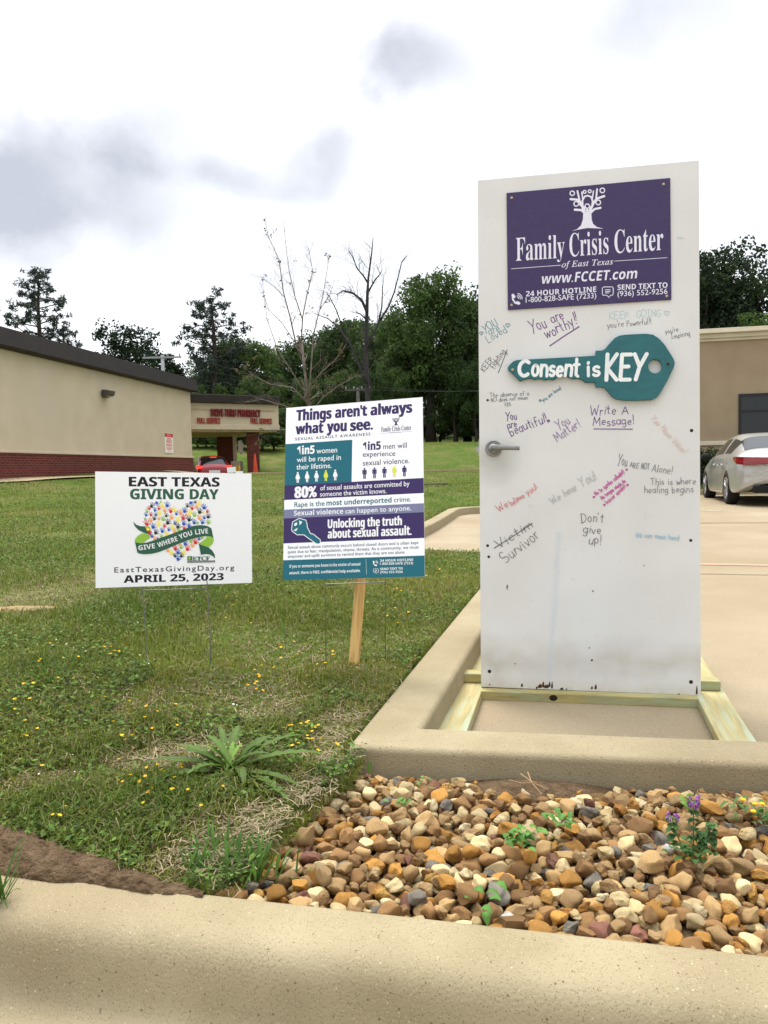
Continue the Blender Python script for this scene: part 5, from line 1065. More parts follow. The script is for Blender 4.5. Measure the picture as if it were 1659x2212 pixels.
# canopy over the lane
Mi = ph.matrix_world.inverted(); Lc = lambda p: np.array(Mi @ Vector((p[0], p[1], 0)))[:2]
CA = Lc(aty(411, 1000, 36.3)); CB = Lc(aty(605, 1000, 38.6)); dC = (CB - CA) / np.linalg.norm(CB - CA); LC = np.linalg.norm(CB - CA); angC = math.atan2(dC[1], dC[0])
def cbox(name, x0, x1, y0, y1, z0, z1, m_, bev=0):
    mb = MB(); mb.box((x0, y0, z0), (x1, y1, z1), m_); o = mb.build(name, ph, bevel=bev); o.location = (CA[0], CA[1], 0); o.rotation_euler = (0, 0, angC); return o
cbox('canopy', -.4, LC, 0, 6, 3.05, 4.31, stuc, .02); cbox('canopy_band', -.4, LC + .03, -.03, 6, 3.05, 3.30, stuc, .01); cbox('canopy_band', -.1, LC - .25, -.035, .0, 3.98, 4.02, concw)
cbox('canopy_fascia', -.5, LC + .02, -.22, 6.2, 4.312, 4.70, darkroof, .02)
cbox('soffit', .1, LC - .1, .1, 5.9, 2.96, 3.045, concw)
redl = mat('red_letters', lin((.62, .11, .13)), .5, spec=.4); redd = mat('red_letters_dark', lin((.46, .07, .09)), .5)
zc_ = zoom(700, 1400, 1200)
def wall_text(body, b0, b1, cap_m, m_, depth, off=.0):
    V, Fs = raw_text(body, 'bold', off); ch = capheight('bold', off); M = ph.matrix_world @ Matrix.Translation((CA[0], CA[1], 0)) @ Matrix.Rotation(angC, 4, 'Z'); Mi2 = M.inverted(); n_ = (M.to_3x3() @ Vector((0, -1, 0))); p0 = M @ Vector((0, 0, 0))
    P = []
    for q in (b0, b1):
        u, v = zc_([q]).ravel(); d = Vector(ray(u, v)); t_ = (p0 - Vector(EYE)).dot(n_) / d.dot(n_); P.append(Mi2 @ (Vector(EYE) + d * t_))
    x0, x1 = V[:, 0].min(), V[:, 0].max(); k = (P[1].x - P[0].x) / (x1 - x0); mb = MB(); W_ = [(P[0].x + (a - x0) * k, -.035 - depth, P[0].z + b_ / ch * cap_m) for a, b_ in V]; n0 = len(W_)
    mb.add(W_, Fs, m_); Bk = [(a, -.004, c) for a, b_, c in W_]
    from collections import Counter
    ed = Counter(); 
    for f in Fs:
        for a, b_ in zip(f, f[1:] + f[:1]): ed[(a, b_)] += 1
    side = [(b_, a, a + n0, b_ + n0) for (a, b_) in ed if (b_, a) not in ed]
    mb.add(W_ + Bk, side, m_); o = mb.build('lettering', ph); o.location = (CA[0], CA[1], 0); o.rotation_euler = (0, 0, angC)
wall_text('DRIVE-THRU PHARMACY', (428, 795), (1075, 800), .36, redd, .08); wall_text('FULL SERVICE', (253, 886), (552, 888), .26, redl, .03); wall_text('FULL SERVICE', (950, 890), (1228, 895), .26, redl, .03)
def pillar(u0, u1, Y, z0, depth_):
    a = Lc(aty(u0, 1000, Y)); b_ = Lc(aty(u1, 1000, Y)); d = b_ - a; ln_ = np.linalg.norm(d); an = math.atan2(d[1], d[0])
    mb = MB(); mb.box((0, 0, z0), (ln_, depth_, 2.955), brick); o = mb.build('pillar', ph); o.location = (a[0], a[1], 0); o.rotation_euler = (0, 0, an + .12)
pillar(534, 560, 38.4, .5, .62); pillar(470, 505, 42.5, .2, .7)
pst = mat('cream_post', lin((.72, .68, .58)), .7); p = Lc(aty(508.5, 1000, 39.5)); mb = MB(); mb.tube([(p[0], p[1], .2), (p[0], p[1], 2.955)], .10, pst, 12); mb.build('post', ph)
mb = MB(); p = Lc(aty(512, 1000, 38.9)); mb.box((p[0] - .25, p[1] - .25, .2), (p[0] + .25, p[1] + .25, 1.55), pst); mb.build('kiosk', ph, bevel=.05)
mb = MB(); p = Lc(aty(519, 1000, 39.2)); hoodm = mat('white_plastic', lin((.88, .88, .86)), .5)
mb.tube([(p[0], p[1], 2.6), (p[0] + .03, p[1] - .08, 2.35), (p[0], p[1] - .02, 2.1), (p[0] + .02, p[1] - .14, 1.95)], [.10, .15, .13, .11], hoodm, 10); mb.build('pneumatic_tube', ph)
# things on and round the pharmacy
lampm = mat('wall_lamp_grey', lin((.33, .32, .30)), .5, col2=lin((.26, .25, .24)), scale=20)
def on_wall(u, v, off=0.0):
    n_ = Vector((dW[1], -dW[0], 0)); p0 = Vector((*WB, 0)) + n_ * off; d = Vector(ray(u, v)); t_ = (p0 - Vector(EYE)).dot(n_) / d.dot(n_); return Vector(EYE) + d * t_
lp_ = on_wall(224, 852); lmp = empty('wall_lamp', lp_, Matrix.Rotation(angW, 3, 'Z'), 'grey box floodlight high on the long cream pharmacy wall', 'lamp')
mb = MB(); mb.box((-.14, -.06, -.12), (.14, -.001, .12), lampm); mb.build('back_plate', lmp, bevel=.01)
mb = MB(); mb.add([(-.24, -.06, .16), (.24, -.06, .16), (.24, -.34, .12), (-.24, -.34, .12), (-.20, -.06, -.12), (.20, -.06, -.12), (.22, -.30, -.04), (-.22, -.30, -.04)], [(0, 3, 2, 1), (4, 5, 6, 7), (0, 1, 5, 4), (1, 2, 6, 5), (2, 3, 7, 6), (3, 0, 4, 7)], lampm); mb.build('housing', lmp, bevel=.02)
mb = MB(); mb.box((-.16, -.27, -.085), (.16, -.10, -.07), mat('lamp_glass', lin((.6, .6, .58)), .2)); mb.build('lens', lmp)
nn = on_wall(363, 960); tl, tr = on_wall(354.5, 938), on_wall(371.5, 934); bl = on_wall(355.5, 981)
nw_ = (tr - tl).length; nh = tl.z - bl.z
ns = empty('notice_board', Vector((tl + tr) / 2 + Vector((0, 0, -nh / 2))), Matrix.Rotation(angW, 3, 'Z'), 'white notice with a red heading fixed to the end of the cream pharmacy wall', 'sign')
nwh = ink('notice_white', (.88, .87, .84)); nred = ink('notice_red', (.66, .13, .15)); npk = ink('notice_text_red', (.84, .42, .42))
mb = MB(); mb.box((-nw_ / 2, -.03, -nh / 2), (nw_ / 2, -.001, nh / 2), nwh); mb.build('panel', ns)
mb = MB(); mb.box((-nw_ / 2 + .01, -.034, nh * .30), (nw_ / 2 - .01, -.031, nh / 2 - .01), nred); mb.build('heading', ns)
mb = MB()
for a, wf, h_ in [(.22, .5, .05), (.14, .7, .03), (.07, .75, .03), (.01, .6, .03), (-.08, .75, .03), (-.14, .7, .03), (-.24, .72, .03), (-.30, .6, .03), (-.40, .3, .02)]: mb.box((-nw_ * wf / 2, -.034, nh * a - h_ / 2), (nw_ * wf / 2, -.031, nh * a + h_ / 2), npk)
for a in (.42, .35): mb.box((-nw_ * .3, -.037, nh * a - .03), (nw_ * .3, -.0345, nh * a + .03), npk)
mb.build('lettering', ns)
# strip of pavement in front of the brick
mb = MB(); n_ = np.array([dW[1], -dW[0]])
P = []
for t_ in np.linspace(-LW - 9, -3.6, 20):
    for o_ in (.02, 1.55):
        q = WB + dW * t_ + n_ * o_; P.append((q[0], q[1], float(terrain(*(WB + dW * t_ + n_ * .9))) + .035 - .03 * (o_ > 1)))
mb.add(P, [(2 * i, 2 * i + 1, 2 * i + 3, 2 * i + 2) for i in range(19)], concw); tag(mb.build('pavement'), kind='structure')
# drive-through lane
mb = MB(); P = []; 
for y_ in np.linspace(32, 41, 24):
    for x_ in (-10.0, -9.3, -8.55, -7.8, -7.1): P.append((x_, y_, float(terrain(x_, y_)) + .03))
mb.add(P, [(5 * i + j, 5 * i + j + 1, 5 * i + j + 6, 5 * i + j + 5) for i in range(23) for j in range(4)], concw); tag(mb.build('driveway'), kind='structure')
# far kerb and road strip across the lawn
mb = MB(); P = []
for x_ in np.linspace(-6.3, 22, 50):
    for dy, dz in ((0, .02), (0, .10), (.35, .10), (.36, .04)): P.append((x_, 34.6 + dy - .05 * x_, float(terrain(x_, 34.6 - .05 * x_)) + dz))
mb.add(P, [(4 * i + j, 4 * i + j + 4, 4 * i + j + 5, 4 * i + j + 1) for i in range(49) for j in range(3)], concw); tag(mb.build('path'), kind='structure')
cone = empty('traffic_cone', (*aty(551, 1000, 37.0)[:2], float(terrain(*aty(551, 1000, 37.0)[:2]))), None, 'tall slim orange traffic cone in front of the brick canopy pillar', 'cone')
cm_ = mat('cone_orange', lin((.74, .26, .12)), .7)
mb = MB(); mb.lathe([(.13, .04), (.035, .92), (.02, .94), (0, .94)], cm_, 16); mb.build('body', cone, shade=True); mb = MB(); mb.box((-.18, -.18, 0), (.18, .18, .04), cm_); mb.build('base', cone, bevel=.01)
for u in (509, 516):
    p = aty(u, 1000, 37.6); mb = MB(); yb = mat('bollard_yellow', lin((.72, .58, .16)), .6); zt_ = float(terrain(p[0], p[1])); mb.tube([(p[0], p[1], zt_ - .3), (p[0], p[1], 1.25), (p[0], p[1], 1.30)], [.065, .065, .03], yb, 10)
    tag(mb.build('bollard', shade=True), 'thin yellow bollard beside the canopy post of the pharmacy', 'bollard', 'bollards at the drive-through')
# small yard sign lettered Private
p = aty(500, 1016, 21); vs_ = empty('private_sign', (p[0], p[1], float(terrain(p[0], p[1]))), Matrix.Rotation(.12, 3, 'Z'), 'small tilted white sign reading Private on the far lawn near the red car', 'sign')
hz_ = p[2] - float(terrain(p[0], p[1])); tl = Matrix.Rotation(-.10, 4, 'Y')
mb = MB(); mb.box((-.115, -.004, hz_ - .13), (.115, .004, hz_ + .085), coro); o = mb.build('board', vs_); o.matrix_local = Matrix.Translation((0, 0, hz_)) @ tl @ Matrix.Translation((0, 0, -hz_))
V, Fs = raw_text('Private', 'bold', .02); mb = MB(); k = .20 / (V[:, 0].max()); mb.add([(-.10 + a * k, -.006, hz_ - .105 + b_ * k * 1.25) for a, b_ in V], Fs, BLACK); o = mb.build('lettering', vs_); o.matrix_local = Matrix.Translation((0, 0, hz_)) @ tl @ Matrix.Translation((0, 0, -hz_))
mb = MB(); mb.tube([(-.07, .006, -.05), (-.07, .006, hz_)], .004, wire, 5); mb.tube([(.07, .006, -.05), (.07, .006, hz_)], .004, wire, 5); mb.build('wire_stake', vs_)
p = aty(517, 1020, 21.2); zg = float(terrain(p[0], p[1])); vs2 = empty('yard_sign', (p[0], p[1], zg), Matrix.Rotation(.2, 3, 'Z'), 'plain white yard sign low on the far lawn, right of the Private sign', 'yard sign')
mb = MB(); mb.box((-.10, -.004, p[2] - zg - .14), (.10, .004, p[2] - zg + .025), coro); mb.build('board', vs2, bevel=.003); mb = MB(); mb.tube([(-.06, .006, -.05), (-.06, .006, p[2] - zg)], .004, wire, 5); mb.tube([(.06, .006, -.05), (.06, .006, p[2] - zg)], .004, wire, 5); mb.build('wire_stake', vs2)
# dark drain cover in the far lawn
p = onz(930, 1047, .52); dm_ = mat('drain_iron', lin((.20, .18, .16)), .8, col2=lin((.30, .26, .22)), scale=12); dg = empty('storm_drain', (p[0], p[1], float(terrain(p[0], p[1]))), Matrix.Rotation(-.15, 3, 'Z'), 'low dark storm drain box in the lawn beyond the paved bay', 'drain')
mb = MB(); mb.box((-.45, -.4, -.05), (.45, .4, .05), dm_); mb.build('cover', dg, bevel=.01); mb = MB(); mb.box((-.36, -.43, -.05), (.36, -.401, .03), joint); mb.build('opening', dg)

# ------------------------------------------------------------------ building on the right
stuc2 = mat('brown_stucco', lin((.615, .55, .455)), .9, col2=lin((.58, .515, .42)), scale=1.5, detail=8, bump=.2, bscale=70, spec=.2)
corn = mat('cornice_cream', lin((.80, .765, .68)), .85, col2=lin((.76, .72, .63)), scale=2)
P0 = aty(1507, 1000, 22); rb_ = empty('office_building', (P0[0], P0[1], 0), Matrix.Rotation(-.20, 3, 'Z'), 'brown stucco building with a cream cornice and dark window behind the silver car', 'building')
mb = MB(); mb.box((-3.0, 0, -.3), (16, 14, 4.36), stuc2); mb.build('wall', rb_)
mb = MB()
for d_, z0, z1 in ((.06, 4.36, 4.44), (.12, 4.44, 4.56), (.22, 4.56, 4.62), (.17, 4.62, 4.70)): mb.box((-3 - d_, -d_, z0), (16 + d_, 14 + d_, z1), corn)
mb.build('cornice', rb_, bevel=.012)
mb = MB(); mb.box((-3.03, -.05, -.3), (16.03, -.001, 1.44), stuc2); mb.build('plinth', rb_); mb = MB(); mb.box((-3.06, -.09, 1.44), (16.06, -.001, 1.56), corn); mb.build('ledge', rb_, bevel=.01)
q = aty(1596, 850, 21.75); wl = (Matrix.Rotation(.20, 3, 'Z') @ Vector((q[0] - P0[0], q[1] - P0[1], 0))).x
glassd = mat('dark_window_glass', lin((.10, .125, .135)), .15, spec=.5); frm = mat('window_frame_dark', lin((.09, .09, .095)), .5)
wn = MB(); 
for x0, x1, z0, z1 in ((wl, wl + 3.2, 1.565, 1.63), (wl, wl + 3.2, 2.78, 2.86), (wl, wl + .07, 1.63, 2.78), (wl + 3.13, wl + 3.2, 1.63, 2.78), (wl + .07, wl + 3.13, 2.34, 2.40), (wl + 1.55, wl + 1.62, 1.63, 2.34)): wn.box((x0, -.045, z0), (x1, .0 - .002, z1), frm)
wf_ = wn.build('window', rb_); mb = MB(); mb.box((wl + .06, -.02, 1.62), (wl + 3.14, -.003, 2.79), glassd); mb.build('pane', wf_)

# ------------------------------------------------------------------ cars
tyre_m = mat('tyre_rubber', (.012, .012, .013), .85, bump=.1, bscale=60); rim_m = mat('alloy_rim', (.38, .38, .39), .35, metal=.8); under = mat('underbody_black', (.008, .008, .008), .9)
cglass = mat('car_glass', (.015, .018, .02), .08, spec=.5); chrome = mat('chrome', (.75, .75, .76), .15, metal=1)
def make_car(name, label, paint, K, wb, glass_side, glass_rear, glass_front, lamp_pts, lamp_m, plate_z, rearx):
    root = empty(name, (0, 0, 0), None, label, 'car')
    f = lambda k, x: float(np.interp(x, *zip(*K[k])))
    xs = set(np.round(np.linspace(K['ztop'][0][0], K['ztop'][-1][0], 15), 3)) | set(glass_side) | set(glass_rear) | set(glass_front)
    for ax in (0, wb):
        for d_ in (-.44, -.37, -.24, 0, .24, .37, .44): xs.add(ax + d_)
    xs = sorted(xs); xs = [x for i, x in enumerate(xs) if i == 0 or x - xs[i - 1] > .035]
    def zb(x):
        b_ = f('zb', x)
        for ax in (0, wb):
            d_ = abs(x - ax)
            if d_ < .40: b_ = max(b_, .33 + math.sqrt(max(0, .40 ** 2 - d_ ** 2)) * .92)
        return b_
    bm = bmesh.new(); mats = [paint, cglass, under]; L_ = []
    for x in xs:
        z0 = zb(x); yw, yb_, yt = f('yw', x), f('ybelt', x), f('ytop', x); zm, zbelt, zt = max(.66, z0 + .03), f('zbelt', x), f('ztop', x); zm = min(zm, zbelt - .06)
        half = [(yw - .12, z0), (yw - .01, z0), (yw, z0 + .04 if z0 < .5 else z0 + .015), (yw + .005, zm), (yb_ + .02, zbelt - .05), (yb_, zbelt), (yt, zt - .05), (yt * .62, zt - .008), (0, zt)]
        row = [bm.verts.new((x, 0, max(z0, .3)))] + [bm.verts.new((x, a, c)) for a, c in half] + [bm.verts.new((x, -a, c)) for a, c in reversed(half[:-1])]
        L_.append(row)
    n = len(L_[0])
    for i in range(len(xs) - 1):
        xm = (xs[i] + xs[i + 1]) / 2
        for j in range(n):
            k = (j + 1) % n; fc = bm.faces.new((L_[i][j], L_[i][k], L_[i + 1][k], L_[i + 1][j])); fc.smooth = True
            jj = j if j < 9 else n - 1 - j
            if jj == 6 and glass_side[0] < xm < glass_side[-1] and not any(abs(xm - (a)) < .05 for a in glass_side[1:-1]): fc.material_index = 1
            if jj in (7, 8) and (glass_rear[0] < xm < glass_rear[1] or glass_front[0] < xm < glass_front[1]): fc.material_index = 1
            if jj in (0,): fc.material_index = 2
    bm.faces.new(L_[0]); bm.faces.new(list(reversed(L_[-1]))); bmesh.ops.recalc_face_normals(bm, faces=bm.faces)
    me = bpy.data.meshes.new('body'); bm.to_mesh(me); bm.free()
    for q_ in mats: me.materials.append(q_)
    o = bpy.data.objects.new('body', me); COL.objects.link(o); o.parent = root; sb_ = o.modifiers.new('sub', 'SUBSURF'); sb_.levels = 2; sb_.render_levels = 2
    for ax in (0, wb):
        for s in (1, -1):
            Mw = Matrix.Translation((ax, s * (K['yw'][len(K['yw']) // 2][1] - .11), .335)) @ Matrix.Rotation(-s * math.pi / 2, 4, 'X')
            mb = MB(); mb.lathe([(.225, -.10), (.30, -.115), (.33, -.09), (.335, 0), (.33, .09), (.30, .115), (.225, .10), (.215, .06), (.215, -.1)], tyre_m, 28, Mw); w_ = mb.build('wheel', root, shade=True)
            mb = MB(); mb.lathe([(.225, .10), (.21, .07), (.205, .02), (.06, .03), (0, .03)], under, 24, Mw); mb.lathe([(.228, .085), (.225, .108), (.205, .10), (.205, .06)], rim_m, 24, Mw)
            for k in range(10):
                a = 2 * math.pi * k / 10 + (.12 if k % 2 else -.12) - .3; mb.tube([Mw @ Vector((.05 * math.cos(a), .05 * math.sin(a), .085)), Mw @ Vector((.212 * math.cos(a), .212 * math.sin(a), .09))], .022, rim_m, 5)
            mb.lathe([(.06, .06), (.06, .095), (.04, .105), (0, .105)], rim_m, 12, Mw); mb.build('rim', w_)
    for s in (1, -1):
        P = lamp_pts; mb = MB(); Vv = []
        for x, y, z0, z1 in P: Vv += [(x, s * y, z0), (x, s * y, z1), (x + .06, s * (y - .05), z0), (x + .06, s * (y - .05), z1)]
        Fs = []
        for i in range(len(P) - 1):
            a = 4 * i; b_ = a + 4; Fs += [(a, b_, b_ + 1, a + 1), (a + 1, b_ + 1, b_ + 3, a + 3), (a + 2, a + 3, b_ + 3, b_ + 2), (a, a + 2, b_ + 2, b_)]
        e_ = 4 * (len(P) - 1); Fs += [(0, 1, 3, 2), (e_, e_ + 2, e_ + 3, e_ + 1)]
        mb.add(Vv, Fs, lamp_m); mb.build('tail_light', root, bevel=.012)
        mb = MB(); yy_ = K['ybelt'][2][1] + .08; xm_ = wb - .72
        mb.lathe([(0, -.10), (.06, -.09), (.085, -.02), (.085, .03), (.06, .06), (0, .07)], under, 14, Matrix.Translation((xm_, s * (yy_ + .09), 1.0)) @ Matrix.Rotation(math.pi / 2, 4, 'Y') @ Matrix.Scale(1.35, 4, (0, 1, 0)) @ Matrix.Scale(.9, 4, (1, 0, 0)))
        mb.box((xm_ - .10, s * (yy_ + .09) - .095, .94), (xm_ - .07, s * (yy_ + .09) + .095, 1.055), under); mb.build('mirror', root, shade=True)
        for hx in (.42, 1.40):
            mb = MB(); yv = f('yw', hx); mb.box((hx, s * (yv + .001) - .012, .80), (hx + .18, s * (yv + .001) + .026, .83), chrome if s else chrome); mb.build('door_handle', root, bevel=.008)
    mb = MB(); mb.box((rearx - .012, -.26, plate_z), (rearx + .03, .26, plate_z + .13), mat('licence_plate', lin((.85, .86, .86)), .5)); mb.build('licence_plate', root, bevel=.004)
    mb = MB(); mb.box((rearx + .02, -.60, .26), (rearx + .3, .60, .40), under); mb.build('bumper_valance', root, bevel=.03)
    return root
silver = mat('silver_paint', lin((.70, .70, .685)), .3, col2=lin((.67, .67, .655)), scale=2, metal=.45, coat=.7, spec=.5)
KS = {'ztop': [(-1.13, .88), (-1.04, 1.06), (-.55, 1.11), (.30, 1.40), (.75, 1.475), (1.4, 1.49), (1.9, 1.43), (2.6, 1.08), (3.4, .88), (3.68, .62)],
      'zbelt': [(-1.13, .82), (-1.04, .95), (-.5, 1.00), (1.0, .97), (2.6, .92), (3.4, .78), (3.68, .55)], 'zb': [(-1.13, .42), (-.9, .25), (.5, .20), (2.2, .20), (3.3, .2), (3.68, .34)],
      'yw': [(-1.13, .74), (-1.02, .87), (-.5, .925), (1.5, .925), (2.8, .92), (3.4, .86), (3.68, .62)], 'ybelt': [(-1.13, .68), (-1.02, .80), (-.3, .83), (1.5, .85), (2.8, .83), (3.4, .76), (3.68, .55)], 'ytop': [(-1.13, .60), (-.55, .68), (.3, .56), (1.4, .60), (1.9, .60), (2.6, .70), (3.68, .5)]}
tlm = mat('tail_light_red', lin((.46, .03, .07)), .12, col2=lin((.58, .14, .17)), scale=4, stretch=(1, 1, 9), coat=1)
sv = make_car('silver_car', 'silver saloon car seen from behind, parked before the brown building', silver, KS, 2.78, (.12, .85, 1.3, 2.3), (-.42, .28), (1.95, 2.5), [(-.80, .925, .90, .96), (-.98, .90, .82, .965), (-1.10, .79, .80, .96), (-1.15, .62, .80, .95), (-1.165, .36, .81, .94)], tlm, .62, -1.13)
wr = np.array([7.14, 15.8]); hd = np.array([.25, .968]); hd /= np.linalg.norm(hd); lf = np.array([-hd[1], hd[0]])
oc = wr - lf * .82; sv.matrix_world = Matrix.Translation((oc[0], oc[1], float(slab_z(oc[1])))) @ Matrix.Rotation(math.atan2(hd[1], hd[0]), 4, 'Z')
redp = mat('red_paint', lin((.60, .09, .16)), .3, col2=lin((.55, .08, .14)), scale=2, metal=.2, coat=.8)
KR = {'ztop': [(-.78, .90), (-.72, 1.02), (-.62, 1.10), (-.34, 1.44), (0, 1.50), (.9, 1.53), (1.5, 1.47), (2.3, 1.08), (3.0, .92), (3.35, .66)],
      'zbelt': [(-.78, .84), (-.72, .94), (0, .98), (2.3, .92), (3.0, .80), (3.35, .6)], 'zb': [(-.78, .36), (-.6, .25), (2.8, .2), (3.35, .34)],
      'yw': [(-.78, .72), (-.7, .82), (0, .85), (2.4, .85), (3.0, .80), (3.35, .6)], 'ybelt': [(-.78, .68), (-.7, .77), (0, .79), (2.4, .78), (3.35, .55)], 'ytop': [(-.78, .62), (-.34, .58), (.9, .60), (1.5, .58), (2.3, .66), (3.35, .5)]}
tll = mat('tail_light_lit', lin((.75, .06, .06)), .2, emit=((1, .06, .04), .8))
rc = make_car('red_car', 'small red hatchback with lit tail lights in the pharmacy drive-through', redp, KR, 2.6, (-.1, .5, 1.0, 1.9), (-.63, -.33), (1.52, 2.2), [(-.60, .855, .92, 1.0), (-.74, .80, .88, 1.03), (-.80, .68, .88, 1.01), (-.82, .60, .92, .99)], tll, .66, -.79)
mb = MB(); mb.box((-.40, -.16, 1.405), (-.33, .16, 1.44), tll); mb.build('brake_light', rc, bevel=.01)
hd = np.array([-.32, .947]); pr_ = aty(459, 1000, 37.6); rc.matrix_world = Matrix.Translation((pr_[0], pr_[1], .32)) @ Matrix.Rotation(math.atan2(hd[1], hd[0]), 4, 'Z')

# ------------------------------------------------------------------ trees
def leaf_mat(n, trans=.3): return mat(n, (.05, .08, .03), .75, attr='tint', trans=trans, spec=.15)
foliage = leaf_mat('foliage', .38); needles = leaf_mat('needles', .15)
bark = mat('bark_brown', lin((.30, .27, .24)), .95, col2=lin((.20, .18, .165)), scale=6, stretch=(4, 4, 1), bump=.6, bscale=14)
bark_g = mat('bark_grey', lin((.50, .46, .42)), .9, col2=lin((.38, .35, .32)), scale=7, stretch=(4, 4, 1), bump=.3, bscale=20)
bark_d = mat('bark_dead', lin((.27, .25, .26)), .95, col2=lin((.19, .18, .185)), scale=5, stretch=(4, 4, 1), bump=.4, bscale=14)
def leaf_cloud(clumps, per, size, cols, r, flat=1.0, long=1.0):
    """clumps: (n,4) x y z radius -> leaf quads"""
    C_ = np.repeat(np.array(clumps), per, 0); n = len(C_); d = r.normal(size=(n, 3)); d /= np.linalg.norm(d, axis=1)[:, None]; rad_ = r.random(n) ** .45
    off = d * rad_[:, None] * C_[:, 3:4]; off[:, 2] *= flat; P = C_[:, :3] + off
    a = r.normal(size=(n, 3)) + d * .6; a /= np.linalg.norm(a, axis=1)[:, None]; b_ = np.cross(a, r.normal(size=(n, 3))); b_ /= np.linalg.norm(b_, axis=1)[:, None]; c_ = np.cross(a, b_)
    s = size * r.uniform(.55, 1.3, n); u = b_ * (s * long)[:, None] * .5; v = c_ * (s / long)[:, None] * .5 * .8
    V = np.stack([P - u, P + v * .9 - u * .1, P + u, P - v * .9 - u * .1], 1).reshape(-1, 3)
    k = r.random(len(clumps)); ct = np.array(cols[0]) * (1 - k[:, None]) + np.array(cols[1]) * k[:, None]; ct = np.repeat(ct, per, 0) * r.uniform(.7, 1.3, (n, 1))
    return V, np.arange(4 * n).reshape(n, 4), np.repeat(ct, 4, 0)
def broad_tree(h, w_, base, seed, cols, nclump=120, per=55, leaf=.26, lobes=7, trunk_r=.22, lowskirt=False, tag_=None):
    """tapered trunk with limbs and a crown of leaf clumps carried at the limbs' ends; base = height where the crown starts"""
    r = np.random.default_rng(seed); root = empty('broadleaf_tree'); mb = MB()
    top = np.array([r.normal(0, .25), r.normal(0, .25), h * .86]); tr = [np.array([0, 0, -.4])] + [np.array([top[0] * t_ + r.normal(0, .08), top[1] * t_ + r.normal(0, .08), h * .86 * t_]) for t_ in (.1, .25, .45, .65, .85, 1)]
    mb.tube(tr, [trunk_r * 1.5, trunk_r * 1.1, trunk_r, trunk_r * .85, trunk_r * .6, trunk_r * .35, .03], bark, 9); lob = []
    for i in range(lobes):
        t_ = (i + .5) / lobes; z_ = base + (h - base) * (.12 + .80 * t_); wr_ = w_ * (1 - abs(t_ - .38) ** 1.5 * 1.25) * r.uniform(.45, .75); az = i * 2.4 + r.uniform(-.5, .5)
        e_ = np.array([math.cos(az) * wr_, math.sin(az) * wr_, z_]); s_ = np.array([top[0] * .5, top[1] * .5, max(base * .7, z_ - wr_ * 1.0)])
        mb.tube([s_, s_ * .5 + e_ * .5 + np.array([0, 0, -.2]), e_], [trunk_r * .4, trunk_r * .25, .03], bark, 6); lob.append((*e_, w_ * r.uniform(.34, .52)))
    lob.append((top[0], top[1], h * .86, w_ * .42)); lob.append((0, 0, base + (h - base) * .45, w_ * .6))
    cl_ = []
    for _ in range(nclump):
        L0 = lob[r.integers(len(lob))]; d = r.normal(size=3); d /= np.linalg.norm(d); d[2] *= .85; rr_ = L0[3] * r.uniform(.55, 1.08); c_ = np.array(L0[:3]) + d * rr_
        if c_[2] < base * .8 and not lowskirt: c_[2] = base + abs(r.normal(0, .5))
        cl_.append((*c_, r.uniform(.35, .75) * (w_ / 3.2)))
    V, Fq, Ct = leaf_cloud(cl_, per, leaf, cols, r)
    mb.build('trunk', root, shade=True); np_mesh('crown', V, Fq, foliage, root, attr=Ct); return root
dkA, dkB = (.034, .060, .022), (.064, .106, .032); mdA, mdB = (.048, .090, .024), (.088, .145, .036); ltA, ltB = (.05, .095, .02), (.085, .135, .032)
PROTO = [broad_tree(12, 3.6, 2.2, 1, (dkA, dkB), 190, 56), broad_tree(12, 4.2, 1.8, 2, (dkA, mdA), 220, 56, lobes=9), broad_tree(12, 3.2, 2.4, 3, (mdA, mdB), 180, 56, lobes=9), broad_tree(12, 4.0, .9, 4, (dkA, mdB), 230, 52, lobes=10, lowskirt=True), broad_tree(12, 3.6, 1.0, 5, (mdA, ltB), 210, 52, lobes=9, lowskirt=True)]
used = set()
WOODLAB = ['dark green leafy tree in the wood behind the lawn', 'broad dark tree in the wood behind the lawn', 'mid green upright tree in the wood behind the lawn', 'dark bushy tree with low branches in the wood behind the lawn', 'light green bushy tree in the wood behind the lawn']
def place_tree(u, vtop, Y, k, label=None, wscale=1.0, group='trees of the wood behind the lawn', z=None, rz=None):
    p = aty(u, vtop, Y); zg = float(terrain(p[0], p[1])) if z is None else z; hh = p[2] - zg; s = hh / 12.0
    o = PROTO[k] if k not in used else copy_tree(PROTO[k]); used.add(k)
    o.location = (p[0], p[1], zg); o.scale = (s * wscale, s * wscale, s); o.rotation_euler = (0, 0, random.uniform(0, 6.28) if rz is None else rz)
    tag(o, label or WOODLAB[k], 'tree', group); return o
